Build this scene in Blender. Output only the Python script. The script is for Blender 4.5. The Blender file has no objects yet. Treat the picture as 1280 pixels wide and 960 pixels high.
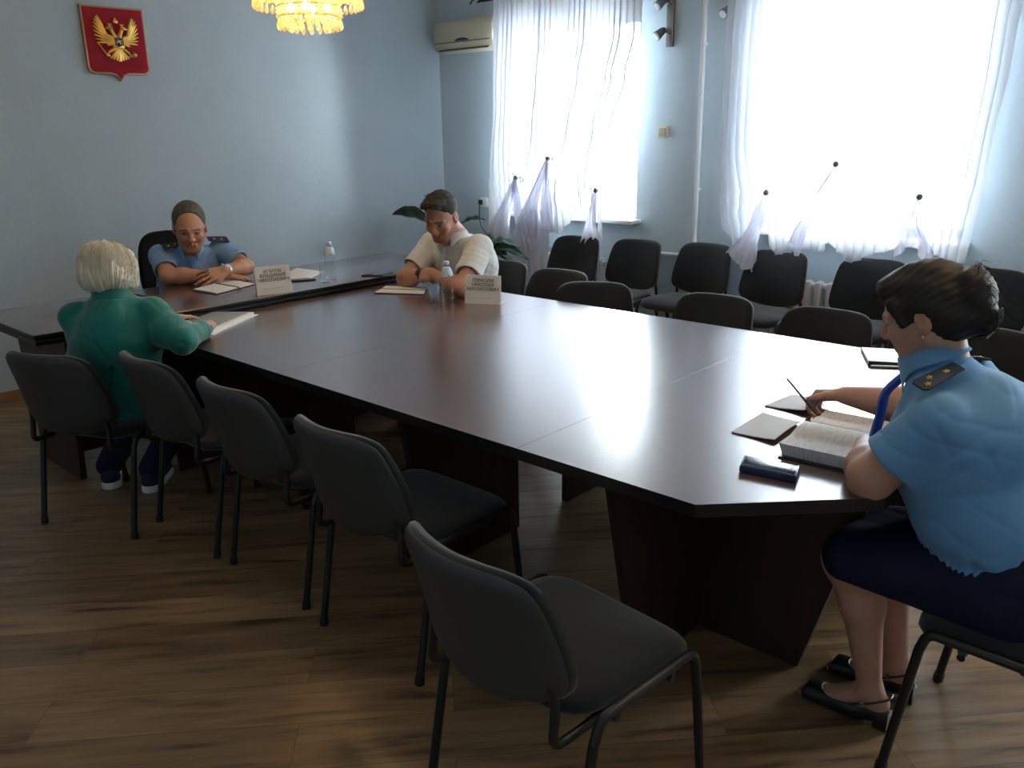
import bpy, bmesh, math, random
import numpy as np
from mathutils import Vector, Matrix, Euler
PI = math.pi
random.seed(7)
S = bpy.context.scene
C = S.collection

# ------------------------------------------------------------------ helpers
def mat(name, col, rough=.6, metal=0., spec=.5, **k):
    m = bpy.data.materials.new(name); m.use_nodes = True
    b = m.node_tree.nodes['Principled BSDF']
    b.inputs['Base Color'].default_value = (*col, 1)
    b.inputs['Roughness'].default_value = rough
    b.inputs['Metallic'].default_value = metal
    b.inputs['Specular IOR Level'].default_value = spec
    for a, v in k.items():
        b.inputs[a.replace('_', ' ')].default_value = v
    return m

def nodes(m):
    return m.node_tree.nodes, m.node_tree.links, m.node_tree.nodes['Principled BSDF']

def bump(m, scale=80., strength=.2, dist=.002, detail=3., stretch=None):
    n, l, b = nodes(m)
    tc = n.new('ShaderNodeTexCoord'); mp = n.new('ShaderNodeMapping')
    if stretch: mp.inputs['Scale'].default_value = stretch
    nz = n.new('ShaderNodeTexNoise'); nz.inputs['Scale'].default_value = scale; nz.inputs['Detail'].default_value = detail
    bp = n.new('ShaderNodeBump'); bp.inputs['Strength'].default_value = strength; bp.inputs['Distance'].default_value = dist
    l.new(tc.outputs['Object'], mp.inputs['Vector']); l.new(mp.outputs[0], nz.inputs['Vector'])
    l.new(nz.outputs['Fac'], bp.inputs['Height']); l.new(bp.outputs[0], b.inputs['Normal'])
    return m

def vary(m, c1, c2, scale=5., detail=4., stretch=None, lo=.35, hi=.65):
    n, l, b = nodes(m)
    tc = n.new('ShaderNodeTexCoord'); mp = n.new('ShaderNodeMapping')
    if stretch: mp.inputs['Scale'].default_value = stretch
    nz = n.new('ShaderNodeTexNoise'); nz.inputs['Scale'].default_value = scale; nz.inputs['Detail'].default_value = detail
    cr = n.new('ShaderNodeValToRGB')
    cr.color_ramp.elements[0].position = lo; cr.color_ramp.elements[1].position = hi
    cr.color_ramp.elements[0].color = (*c1, 1); cr.color_ramp.elements[1].color = (*c2, 1)
    l.new(tc.outputs['Object'], mp.inputs['Vector']); l.new(mp.outputs[0], nz.inputs['Vector'])
    l.new(nz.outputs['Fac'], cr.inputs['Fac']); l.new(cr.outputs[0], b.inputs['Base Color'])
    return m

def tag(o, label=None, cat=None, group=None, kind=None):
    if label: o['label'] = label
    if cat: o['category'] = cat
    if group: o['group'] = group
    if kind: o['kind'] = kind
    return o

def empty(name, loc=(0, 0, 0), rz=0., label=None, cat=None, group=None):
    o = bpy.data.objects.new(name, None); C.objects.link(o)
    o.location = loc; o.rotation_euler = (0, 0, rz); o.empty_display_size = .1
    return tag(o, label, cat, group)

def link(name, me, m=None, parent=None, smooth=True):
    o = bpy.data.objects.new(name, me); C.objects.link(o)
    if m is not None:
        for x in (m if isinstance(m, (list, tuple)) else [m]): me.materials.append(x)
    if parent is not None: o.parent = parent
    if smooth:
        me.polygons.foreach_set('use_smooth', [True] * len(me.polygons))
    return o

class MB:
    """collects shapes of one part"""
    def __init__(s): s.v = []; s.f = []; s.mi = []; s.hard = False
    def add(s, vs, fs, mi=0):
        n = len(s.v); s.v += [tuple(v) for v in vs]; s.f += [tuple(i + n for i in f) for f in fs]; s.mi += [mi] * len(fs)
        return s
    def box(s, c, d, rot=None, bev=0., mi=0):
        bm = bmesh.new(); bmesh.ops.create_cube(bm, size=1)
        for v in bm.verts: v.co = Vector((v.co.x * d[0], v.co.y * d[1], v.co.z * d[2]))
        s.hard = True
        if bev > 0: bmesh.ops.bevel(bm, geom=bm.edges[:], offset=bev, segments=3, affect='EDGES', profile=.5)
        M = Matrix.Translation(c) @ (rot.to_4x4() if rot is not None else Matrix())
        s._bm(bm, M, mi); return s
    def _bm(s, bm, M=Matrix(), mi=0):
        bm.verts.ensure_lookup_table()
        for i, v in enumerate(bm.verts): v.index = i
        s.add([M @ v.co for v in bm.verts], [[v.index for v in f.verts] for f in bm.faces], mi); bm.free()
    def prism(s, pts, z0, z1, bev=0., mi=0, M=Matrix()):
        s.hard = True
        bm = bmesh.new(); a = [bm.verts.new((p[0], p[1], z0)) for p in pts]; b = [bm.verts.new((p[0], p[1], z1)) for p in pts]
        n = len(pts); bm.faces.new(a[::-1]); top = bm.faces.new(b)
        for i in range(n): bm.faces.new((a[i], a[(i + 1) % n], b[(i + 1) % n], b[i]))
        bmesh.ops.recalc_face_normals(bm, faces=bm.faces[:])
        if bev > 0:
            es = [e for e in bm.edges if len({round(v.co.z, 5) for v in e.verts}) == 1]
            bmesh.ops.bevel(bm, geom=es, offset=bev, segments=3, affect='EDGES', profile=.5)
        s._bm(bm, M, mi); return s
    def tube(s, pts, r, n=10, mi=0, cap=True, flat=1.):
        pts = [Vector(p) for p in pts]; rs = r if isinstance(r, (list, tuple)) else [r] * len(pts)
        vs = []; fs = []; up = None
        for i, p in enumerate(pts):
            t = (pts[min(i + 1, len(pts) - 1)] - pts[max(i - 1, 0)]).normalized()
            if up is None:
                up = Vector((0, 0, 1)) if abs(t.z) < .9 else Vector((1, 0, 0))
            x = t.cross(up).normalized(); up = x.cross(t).normalized()
            for k in range(n):
                a = 2 * PI * k / n; vs.append(p + (x * math.cos(a) * flat + up * math.sin(a)) * rs[i])
        for i in range(len(pts) - 1):
            for k in range(n):
                k2 = (k + 1) % n; fs.append((i * n + k, i * n + k2, (i + 1) * n + k2, (i + 1) * n + k))
        if cap: fs.append(tuple(range(n))[::-1]); fs.append(tuple((len(pts) - 1) * n + k for k in range(n)))
        s.add(vs, fs, mi); return s
    def lathe(s, prof, n=24, c=(0, 0, 0), mi=0, M=None):
        vs = []; fs = []; M = M or Matrix.Translation(c)
        for r, z in prof:
            for k in range(n):
                a = 2 * PI * k / n; vs.append(M @ Vector((r * math.cos(a), r * math.sin(a), z)))
        for i in range(len(prof) - 1):
            for k in range(n):
                k2 = (k + 1) % n; fs.append((i * n + k, i * n + k2, (i + 1) * n + k2, (i + 1) * n + k))
        if prof[0][0] > 1e-5: fs.append(tuple(range(n))[::-1])
        if prof[-1][0] > 1e-5: fs.append(tuple((len(prof) - 1) * n + k for k in range(n)))
        s.add(vs, fs, mi); return s
    def ball(s, c, r, n=12, mi=0, sc=(1, 1, 1)):
        prof = [(r * math.sin(PI * i / n), -r * math.cos(PI * i / n)) for i in range(n + 1)]
        prof[0] = (1e-6, -r); prof[-1] = (1e-6, r)
        return s.lathe(prof, n * 2, mi=mi, M=Matrix.Translation(c) @ Matrix.Diagonal((*sc, 1)))
    def build(s, name, m, parent=None, smooth=True, auto=True):
        me = bpy.data.meshes.new(name); me.from_pydata(s.v, [], s.f)
        if any(s.mi): me.polygons.foreach_set('material_index', s.mi)
        bm = bmesh.new(); bm.from_mesh(me); bmesh.ops.recalc_face_normals(bm, faces=bm.faces[:])
        if smooth and auto:
            for e in bm.edges:
                if len(e.link_faces) == 2 and e.calc_face_angle(0) > (.5 if s.hard else .95): e.smooth = False
        bm.to_mesh(me); bm.free(); me.update()
        return link(name, me, m, parent, smooth)

def copy_tree(o, parent=None):
    c = o.copy(); C.objects.link(c); c.parent = parent
    for ch in list(o.children): copy_tree(ch, c)
    return c

def curve_pts(ctrl, n=8):
    """Catmull-Rom through control points"""
    P = [Vector(p) for p in ctrl]; P = [P[0] * 2 - P[1]] + P + [P[-1] * 2 - P[-2]]; out = []
    for i in range(1, len(P) - 2):
        for k in range(n):
            t = k / n; a, b, c, d = P[i - 1:i + 3]
            out.append(.5 * ((2 * b) + (c - a) * t + (2 * a - 5 * b + 4 * c - d) * t * t + (3 * b - a - 3 * c + d) * t ** 3))
    out.append(P[-2]); return out

def bend_pts(ctrl, r, n=6):
    """polyline with rounded corners of radius ~r"""
    P = [Vector(p) for p in ctrl]; out = [P[0]]
    for i in range(1, len(P) - 1):
        a = (P[i - 1] - P[i]); b = (P[i + 1] - P[i]); q = min(r, a.length * .45, b.length * .45)
        A = P[i] + a.normalized() * q; B = P[i] + b.normalized() * q
        for k in range(n + 1):
            t = k / n; out.append((1 - t) ** 2 * A + 2 * t * (1 - t) * P[i] + t * t * B)
    out.append(P[-1]); return out

# ------------------------------------------------------------------ camera
H = 1.65
cam = bpy.data.cameras.new('camera'); co = bpy.data.objects.new('camera', cam); C.objects.link(co); S.camera = co
yaw, pitch, roll = [math.radians(a) for a in (47.642, 17.018, -0.955)]
f = Vector((math.sin(yaw) * math.cos(pitch), math.cos(yaw) * math.cos(pitch), -math.sin(pitch)))
r = f.cross(Vector((0, 0, 1))).normalized(); u = r.cross(f)
r2 = r * math.cos(roll) + u * math.sin(roll); u2 = -r * math.sin(roll) + u * math.cos(roll)
co.matrix_world = Matrix(((r2.x, u2.x, -f.x, 0), (r2.y, u2.y, -f.y, 0), (r2.z, u2.z, -f.z, H), (0, 0, 0, 1)))
cam.sensor_width = 36; cam.lens = 36 * 1042.06 / 1280; cam.clip_start = .05

# ------------------------------------------------------------------ materials
WX, WY = 5.63, 5.966          # window wall, back wall
X0, Y0, ZC = -1.6, -2.0, 2.95
M = {}
def wallpaper(name, c1, c2):
    m = mat(name, c1, .75, spec=.25)
    vary(m, c1, c2, 1.6, 5)
    n, l, b = nodes(m)
    tc = n.new('ShaderNodeTexCoord'); nz = n.new('ShaderNodeTexNoise'); nz.inputs['Scale'].default_value = 38; nz.inputs['Detail'].default_value = 6
    nz.inputs['Distortion'].default_value = 1.2
    bp = n.new('ShaderNodeBump'); bp.inputs['Strength'].default_value = .35; bp.inputs['Distance'].default_value = .006
    l.new(tc.outputs['Object'], nz.inputs['Vector']); l.new(nz.outputs['Fac'], bp.inputs['Height']); l.new(bp.outputs[0], b.inputs['Normal'])
    return m
M['wall'] = wallpaper('blue wallpaper', (.48, .575, .64), (.53, .62, .68))
M['ceil'] = mat('ceiling paint', (.80, .80, .78), .8)
M['beige'] = mat('beige wall', (.55, .50, .42), .8)

def floor_mat():
    m = mat('laminate planks', (.3, .2, .12), .35, spec=.5)
    n, l, b = nodes(m)
    tc = n.new('ShaderNodeTexCoord'); mp = n.new('ShaderNodeMapping'); mp.inputs['Rotation'].default_value = (0, 0, math.radians(42.5))
    l.new(tc.outputs['Object'], mp.inputs['Vector'])
    br = n.new('ShaderNodeTexBrick'); br.inputs['Scale'].default_value = 1
    br.inputs['Brick Width'].default_value = 1.22; br.inputs['Row Height'].default_value = .19; br.inputs['Mortar Size'].default_value = .0012
    br.inputs['Mortar Smooth'].default_value = .3; br.offset = .37; br.inputs['Bias'].default_value = 0
    br.inputs['Color1'].default_value = (0, 0, 0, 1); br.inputs['Color2'].default_value = (1, 1, 1, 1); br.inputs['Mortar'].default_value = (.5, .5, .5, 1)
    l.new(mp.outputs[0], br.inputs['Vector'])
    mp2 = n.new('ShaderNodeMapping'); mp2.inputs['Scale'].default_value = (1.6, 14, 1)
    add = n.new('ShaderNodeVectorMath'); add.operation = 'ADD'
    sc = n.new('ShaderNodeVectorMath'); sc.operation = 'SCALE'; sc.inputs['Scale'].default_value = 7.3
    l.new(br.outputs['Color'], sc.inputs[0]); l.new(mp.outputs[0], add.inputs[0]); l.new(sc.outputs[0], add.inputs[1]); l.new(add.outputs[0], mp2.inputs['Vector'])
    nz = n.new('ShaderNodeTexNoise'); nz.inputs['Scale'].default_value = 1.5; nz.inputs['Detail'].default_value = 8; nz.inputs['Roughness'].default_value = .6
    l.new(mp2.outputs[0], nz.inputs['Vector'])
    cr = n.new('ShaderNodeValToRGB'); e = cr.color_ramp.elements
    e[0].position = .3; e[0].color = (.095, .050, .026, 1); e[1].position = .68; e[1].color = (.37, .235, .125, 1)
    q = e.new(.46); q.color = (.26, .155, .080, 1)
    l.new(nz.outputs['Fac'], cr.inputs['Fac'])
    hs = n.new('ShaderNodeHueSaturation'); mr = n.new('ShaderNodeMapRange')
    mr.inputs['To Min'].default_value = .72; mr.inputs['To Max'].default_value = 1.2
    l.new(br.outputs['Color'], mr.inputs['Value']); l.new(mr.outputs[0], hs.inputs['Value']); l.new(cr.outputs[0], hs.inputs['Color'])
    mx = n.new('ShaderNodeMix'); mx.data_type = 'RGBA'; mx.blend_type = 'MULTIPLY'; mx.inputs['A'].default_value = (1, 1, 1, 1)
    mx.inputs['B'].default_value = (.45, .4, .35, 1)
    l.new(br.outputs['Fac'], mx.inputs['Factor']); l.new(hs.outputs[0], mx.inputs['A']); l.new(mx.outputs['Result'], b.inputs['Base Color'])
    bp = n.new('ShaderNodeBump'); bp.inputs['Strength'].default_value = .12; bp.inputs['Distance'].default_value = .002
    l.new(nz.outputs['Fac'], bp.inputs['Height']); l.new(bp.outputs[0], b.inputs['Normal'])
    return m
M['floor'] = floor_mat()

def wood(name, c1, c2, rough, axis='x', coat=0., bmp=True):
    m = mat(name, c1, rough, spec=.5 + .4 * coat, Coat_Weight=coat, Coat_Roughness=.24, Coat_IOR=1.65)
    st = {'x': (1.2, 16, 16), 'y': (16, 1.2, 16), 'z': (16, 16, 1.2)}[axis]
    vary(m, c1, c2, 1.4, 7, st, .3, .7)
    if not bmp: return m
    n, l, b = nodes(m)
    nz = [x for x in n if x.bl_idname == 'ShaderNodeTexNoise'][0]
    bp = n.new('ShaderNodeBump'); bp.inputs['Strength'].default_value = .05; bp.inputs['Distance'].default_value = .001
    l.new(nz.outputs['Fac'], bp.inputs['Height']); l.new(bp.outputs[0], b.inputs['Normal'])
    return m
M['table'] = wood('mahogany laminate', (.088, .036, .028), (.112, .046, .034), .26, 'x', 1., bmp=False)
M['panel'] = wood('dark laminate panel', (.018, .008, .007), (.042, .016, .013), .45, 'z')
M['edge'] = mat('black edge banding', (.008, .008, .010), .35)
M['seam'] = mat('seam line', (.02, .01, .008), .5)
M['fabric'] = bump(mat('charcoal chair fabric', (.015, .016, .018), .95, spec=.2, Sheen_Weight=.35, Sheen_Roughness=.5), 500, .4, .001)
M['shell'] = bump(mat('grey plastic shell', (.036, .038, .040), .55), 300, .15, .0006)
M['chairmetal'] = mat('black painted tube', (.010, .010, .012), .38)
M['white'] = mat('white paint', (.78, .80, .80), .45)
M['ivory'] = mat('ivory plastic', (.62, .58, .44), .4)
M['cream'] = mat('cream paint', (.62, .58, .52), .5)
M['paper'] = mat('paper', (.80, .78, .76), .7)
M['black'] = mat('black plastic', (.012, .012, .014), .35)
M['screen'] = mat('phone glass', (.015, .018, .025), .08)
M['gold'] = bump(mat('gold metal', (.85, .50, .12), .28, .9), 60, .3, .002)
M['red'] = bump(mat('red velvet', (.34, .004, .016), .85), 300, .2, .001)
M['frame'] = mat('aged brass border', (.50, .30, .17), .4, .5)
M['navy'] = mat('navy', (.012, .016, .045), .7)

# ------------------------------------------------------------------ room shell
def struct(name, mb, m, parent=None, smooth=False):
    o = mb.build(name, m, parent, smooth)
    if parent is None: o['kind'] = 'structure'
    return o
T = .25
struct('floor', MB().box(((X0 + WX) / 2, (Y0 + WY) / 2, -.05), (WX - X0 + 2 * T, WY - Y0 + 2 * T, .1)), M['floor'])
struct('ceiling', MB().box(((X0 + WX) / 2, (Y0 + WY) / 2, ZC + .05), (WX - X0 + 2 * T, WY - Y0 + 2 * T, .1)), M['ceil'])
struct('wall_back', MB().box(((X0 + WX) / 2, WY + T / 2, ZC / 2), (WX - X0 + 2 * T, T, ZC)), M['wall'])
struct('wall_left', MB().box((X0 - T / 2, (Y0 + WY) / 2, ZC / 2), (T, WY - Y0, ZC)), M['wall'])
struct('wall_near', MB().box(((X0 + WX) / 2, Y0 - T / 2, ZC / 2), (WX - X0 + 2 * T, T, ZC)), M['wall'])


WIN = [(3.77, 5.08), (1.40, 2.72), (-1.70, -.70)]; Z1, Z2 = .945, 2.475; T2 = .38  # last opening is an unseen window, added to bring light to the foreground
w = MB()
ys = [Y0, 1.40, 2.72, 3.77, 5.08, WY]
for a, b, solid in ((Y0, -1.70, 1), (-1.70, -.70, 0), (-.70, 1.40, 1), (1.40, 2.72, 0), (2.72, 3.77, 1), (3.77, 5.08, 0), (5.08, WY, 1)):
    if solid: w.box((WX + T2 / 2, (a + b) / 2, ZC / 2), (T2, b - a, ZC))
    else:
        w.box((WX + T2 / 2, (a + b) / 2, Z1 / 2), (T2, b - a, Z1)); w.box((WX + T2 / 2, (a + b) / 2, (Z2 + ZC) / 2), (T2, b - a, ZC - Z2))
struct('wall_right', w, M['wall'])
# wood skirting on the back wall and the others
M['skirt'] = wood('oak skirting', (.30, .14, .06), (.42, .22, .10), .4, 'x')
struct('baseboard_back', MB().box(((X0 + WX) / 2, WY - .008, .03), (WX - X0, .016, .06), bev=.004), M['skirt'])
struct('baseboard_right', MB().box((WX - .008, (Y0 + WY) / 2, .03), (.016, WY - Y0 - .04, .06), bev=.004), M['skirt'])
struct('baseboard_left', MB().box((X0 + .008, (Y0 + WY) / 2, .03), (.016, WY - Y0 - .04, .06), bev=.004), M['skirt'])

def glass_mat():
    m = bpy.data.materials.new('window glass'); m.use_nodes = True; n, l = m.node_tree.nodes, m.node_tree.links
    n.clear(); o = n.new('ShaderNodeOutputMaterial'); t = n.new('ShaderNodeBsdfTransparent'); t.inputs[0].default_value = (.94, .97, .96, 1)
    g = n.new('ShaderNodeBsdfGlossy'); g.inputs['Roughness'].default_value = .02; fr = n.new('ShaderNodeFresnel'); x = n.new('ShaderNodeMixShader')
    l.new(fr.outputs[0], x.inputs[0]); l.new(t.outputs[0], x.inputs[1]); l.new(g.outputs[0], x.inputs[2]); l.new(x.outputs[0], o.inputs[0]); return m
M['glass'] = glass_mat()
for i, (a, b) in enumerate(WIN):
    fr = MB(); X = WX + .14; t = .06; cy = (a + b) / 2
    fr.box((X, a + t / 2, (Z1 + Z2) / 2), (.07, t, Z2 - Z1)); fr.box((X, b - t / 2, (Z1 + Z2) / 2), (.07, t, Z2 - Z1))
    fr.box((X, cy, Z1 + t / 2), (.07, b - a, t)); fr.box((X, cy, Z2 - t / 2), (.07, b - a, t)); fr.box((X, cy, (Z1 + Z2) / 2), (.075, .09, Z2 - Z1 - .1))
    wo = struct('window_%d' % (i + 1), fr, M['white'])  # the last one is added behind the camera for its daylight
    for s in (-1, 1):
        q = cy + s * (b - a) / 4
        MB().box((X, q, (Z1 + Z2) / 2), (.006, (b - a) / 2 - .08, Z2 - Z1 - .12)).build('pane', M['glass'], wo, False)
    so = MB().box((WX + .04, cy, Z1 - .012), (.36, b - a + .10, .03), bev=.008)
    so.build('window_sill', M['white'], wo)
    MB().box((WX + .055, a + .003, (Z1 + Z2) / 2), (.11, .006, Z2 - Z1)).box((WX + .055, b - .003, (Z1 + Z2) / 2), (.11, .006, Z2 - Z1)).box((WX + .055, cy, Z2 - .003), (.11, b - a, .006)).build('reveal', M['white'], wo, False)

# heating pipe on the window wall
p = MB(); px = WX - .035
p.tube([(px, 3.222, ZC), (px, 3.222, .705)], .018, 12)
p.tube([(px, 3.222, .705), (px, 3.80, .705)], .014, 12)
p.tube([(px, 3.222, .705), (px, 3.222, 0)], .016, 12); p.ball((px, 3.222, .705), .024, 8)
for z in (.35, 1.2, 2.2): p.box((px + .018, 3.222, z), (.04, .03, .02))
tag(p.build('heating_pipe', M['white']), 'white heating pipe running down the blue wall between the two windows', 'pipe')
for nm, yc, ln in (('radiator', 2.0, 1.25), ('radiator', 4.45, .9)):
    rd = empty(nm, (WX - .09, yc, 0))
    nfin = int(ln / .08); L = []
    for k in range(nfin):
        yy = -ln / 2 + .04 + k * .08
        b = MB(); b.box((0, yy, .38), (.085, .046, .50), bev=.018); o = b.build('radiator_section', M['cream'], rd)
    b = MB(); b.tube([(0, -ln / 2, .16), (0, ln / 2, .16)], .02, 10); b.tube([(0, -ln / 2, .60), (0, ln / 2, .60)], .02, 10)
    for yy in (-ln / 2 + .12, ln / 2 - .12): b.box((.02, yy, .07), (.03, .03, .14))
    b.build('manifold', M['white'], rd)
    tag(rd, 'white ribbed radiator on the wall below the ' + ('wide window behind the seated woman in uniform' if yc < 3 else 'window beside the air conditioner, behind a chair'), 'radiator')

# ------------------------------------------------------------------ chairs
def pad(outline, rings, fn):
    """outline: list of 2-D pts; rings: (inset scale, offset) from back centre over the rim to front centre"""
    n = len(outline); vs = []; fs = []
    for s, o in rings:
        for (a, b) in outline: vs.append(fn(a * s, b * s, o))
    for i in range(len(rings) - 1):
        for k in range(n):
            k2 = (k + 1) % n; fs.append((i * n + k, i * n + k2, (i + 1) * n + k2, (i + 1) * n + k))
    fs.append(tuple(range(n))[::-1]); fs.append(tuple((len(rings) - 1) * n + k for k in range(n)))
    return MB().add(vs, fs)

def sup(w, h1, h2, n1, n2, N=56, top=1.):
    out = []
    for k in range(N):
        a = 2 * PI * k / N; c, s = math.cos(a), math.sin(a); n = n1 if s > 0 else n2
        q = (abs(c) ** n + abs(s) ** n) ** (-1 / n)
        y = q * s * (h1 if s > 0 else h2); x = q * c * w
        if s > 0: x *= 1 - (1 - top) * (y / h1)
        out.append((x, y))
    return out

def back_map(x, z, o, zc=.655):
    """backrest surface: leans back, sides come forward"""
    t = z / .19
    y = -.325 - .050 * t - .012 * t * t + .072 * (x / .23) ** 2 + o
    return (x, y, zc - .008 + z)

def make_chair():
    root = empty('conference_chair')
    o = [(a * (1 - .05 * max(0, -b) / .215), b) for a, b in sup(.240, .222, .222, 6.0, 4.6, top=1.)]
    seat = pad(o, [(.05, -.028), (.6, -.028), (.9, -.026), (.97, -.018), (1, -.004), (.995, .008), (.97, .018), (.92, .024), (.8, .029), (.5, .032), (.1, .033)],
               lambda a, b, q: (a, b + .005, .447 + q - .02 * (max(0, b - .10) / .12) ** 2))
    seat.build('seat', M['fabric'], root)
    hp = [(0, .180), (.09, .180), (.155, .174), (.197, .150), (.214, .100), (.224, .030), (.231, -.05), (.229, -.105), (.205, -.142), (.150, -.168), (.08, -.186), (0, -.192)]
    o2 = [(q.x, q.y) for q in curve_pts([(a, b, 0) for a, b in hp], 4)][:-1]; o2 = [(-a, b) for a, b in o2[1:]][::-1] + o2 + [(0, -.192)]; o2 = o2[::-1]
    bk = pad(o2, [(.05, .002), (.9, .002), (.975, .004), (1, .014), (.995, .026), (.96, .034), (.85, .040), (.5, .046), (.1, .047)], back_map)
    bk.build('backrest', M['fabric'], root)
    o3 = [(a * .975, b * .975) for a, b in o2]
    sh = pad(o3, [(.05, -.022), (.55, -.022), (.85, -.019), (.95, -.012), (1, 0), (1, .004), (.9, .003), (.1, .003)], back_map)
    sh.build('back_shell', M['shell'], root)
    R = .0125
    rails = MB()
    for s in (-1, 1):
        rails.tube(bend_pts([(s * .25, .193, .395), (s * .25, .178, .447), (s * .25, -.155, .440), (s * .25, -.178, .385)], .05), R, 10, flat=1.0)
        rails.tube([(s * .25, .10, .430), (s * .20, .10, .412)], .010, 8); rails.tube([(s * .25, -.10, .428), (s * .20, -.10, .412)], .010, 8)
    rails.tube([(-.25, .10, .412), (.25, .10, .412)], .010, 8); rails.tube([(-.25, -.10, .412), (.25, -.10, .412)], .010, 8)
    rails.build('seat_frame', M['chairmetal'], root)
    for s in (-1, 1):
        for a, b in (((s * .25, .193, .395), (s * .25, .245, .006)), ((s * .25, -.178, .385), (s * .25, -.250, .006))):
            l = MB().tube([a, Vector(a).lerp(b, .5), b], R, 10); l.tube([Vector(a).lerp(b, .95), (b[0], b[1], .0)], R * 1.25, 10)
            l.build('leg', M['chairmetal'], root)
        b = MB().tube(bend_pts([(s * .208, -.02, .412), (s * .208, -.18, .398), (s * .208, -.262, .400), (s * .204, -.245, .50), (s * .190, -.258, .57)], .06), R, 10, flat=.8)
        b.build('back_support', M['chairmetal'], root)
    return root

CH = []
PR = make_chair(); first = True
def chair(x, y, face, label, group):
    """face: compass angle of the front in degrees from +X"""
    global first
    c = PR if first else copy_tree(PR)
    first = False
    c.location = (x, y, 0); c.rotation_euler = (0, 0, math.radians(face - 90)); tag(c, label, 'chair', group); CH.append(c)
    return c
G1 = 'conference chairs along the near side of the long table'; G2 = 'conference chairs along the window side of the long table'; G3 = 'conference chairs lined up under the windows'
chair(1.42, 3.70, 23, 'dark conference chair that the white-haired woman in green sits on', G1)
chair(1.685, 3.20, 0, 'empty dark conference chair next to the woman in green, its back by her jacket', G1)
chair(1.70, 2.60, 0, 'empty dark conference chair, second from the woman in green, middle of the near row', G1)
chair(1.68, 1.965, 0, 'empty dark conference chair between the middle of the near row and the closest chair', G1)
chair(1.40, 1.11, -5, 'closest empty conference chair, turned slightly, its whole seat in view', G1)
chair(2.245, .27, 90, 'dark conference chair under the uniformed woman at the table end', 'chairs people at the table ends sit on')
chair(3.66, 3.66, 184, 'dark conference chair under the man in the white shirt', G2)
chair(3.60, 3.14, 182, 'empty conference chair nearest the man in white, half hidden by the next back', G2)
chair(3.42, 2.58, 210, 'empty conference chair on the window side, second from the man in white', G2)
chair(3.46, 2.02, 181, 'empty conference chair on the window side, facing the middle of the long table', G2)
chair(3.46, 1.45, 180, 'empty conference chair on the window side, just beyond the white notebook and pens', G2)
chair(3.49, .80, 182, 'conference chair on the window side, mostly hidden behind the uniformed woman', G2)
chair(4.97, 4.06, 184, 'conference chair under the window, nearest the plant, curtain touching its corner', G3)
chair(5.06, 3.565, 181, 'conference chair against the wall between the windows, its full back clear of curtains', G3)
chair(5.16, 3.05, 178, 'conference chair by the vertical white pipe, left of the wide curtain', G3)
chair(5.10, 2.46, 180, 'conference chair with a curtain swag draped over its rounded back', G3)
chair(5.09, 1.80, 184, 'conference chair in front of the white radiator with curtain cloth over its top', G3)
chair(5.12, 1.18, 178, 'conference chair against the window wall, seen behind the uniformed woman\'s bun', G3)

# ------------------------------------------------------------------ tables
TZ = .75
def build_long_table():
    root = empty('conference_table', (2.59, 2.3, 0), label='long dark mahogany conference table with a chamfered near end, running to the cross table', cat='table')
    L, Rr, ye, yf = 1.70 - 2.59, 3.48 - 2.59, .60 - 2.3, 3.98 - 2.3
    ch = .34
    ys = [ye, 1.538 - 2.3, 2.80 - 2.3, yf]
    seg = [[(L + ch, ys[0]), (Rr - ch, ys[0]), (Rr, ys[0] + ch), (Rr, ys[1] - .0003), (L, ys[1] - .0003), (L, ys[0] + ch)],
           [(L, ys[1] + .0003), (Rr, ys[1] + .0003), (Rr, ys[2] - .0003), (L, ys[2] - .0003)],
           [(L, ys[2] + .0003), (Rr, ys[2] + .0003), (Rr, ys[3]), (L, ys[3])]]
    for s in seg:
        t = MB().prism(s, TZ - .036, TZ, .0008)
        o = t.build('tabletop', [M['table'], M['edge']], root, False)
        me = o.data
        me.polygons.foreach_set('material_index', [0 if p.normal.z > .5 else 1 for p in me.polygons])
    zb = TZ - .036
    def panel_x(y, x0b, x1b, x0t, x1t, th=.026):
        y -= 2.3; q = [x - 2.59 for x in (x0b, x1b, x1t, x0t)]
        vs = [(q[0], y - th / 2, .004), (q[1], y - th / 2, .004), (q[2], y - th / 2, zb), (q[3], y - th / 2, zb)]
        vs += [(a, b + th, c) for a, b, c in vs]
        return MB().add(vs, [(0, 1, 2, 3), (7, 6, 5, 4), (0, 4, 5, 1), (1, 5, 6, 2), (2, 6, 7, 3), (3, 7, 4, 0)])
    def panel_y(x, y0b, y1b, y0t, y1t, th=.026):
        x -= 2.59; q = [y - 2.3 for y in (y0b, y1b, y1t, y0t)]
        vs = [(x - th / 2, q[0], .004), (x - th / 2, q[1], .004), (x - th / 2, q[2], zb), (x - th / 2, q[3], zb)]
        vs += [(a + th, b, c) for a, b, c in vs]
        return MB().add(vs, [(0, 1, 2, 3), (7, 6, 5, 4), (0, 4, 5, 1), (1, 5, 6, 2), (2, 6, 7, 3), (3, 7, 4, 0)])
    for mb in (panel_x(1.235, 1.90, 3.28, 1.74, 3.44), panel_y(2.285, .868, 1.222, .68, 1.222), panel_y(2.895, .868, 1.222, .68, 1.222),
               panel_x(2.2, 1.925, 2.43, 1.80, 2.43), panel_x(2.2, 2.755, 3.255, 2.755, 3.38), panel_x(3.05, 1.925, 2.23, 1.80, 2.23), panel_x(3.05, 2.95, 3.255, 2.95, 3.38),
               panel_x(3.93, 1.78, 3.40, 1.74, 3.44)):
        mb.build('support_panel', M['panel'], root, False)
build_long_table()

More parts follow.
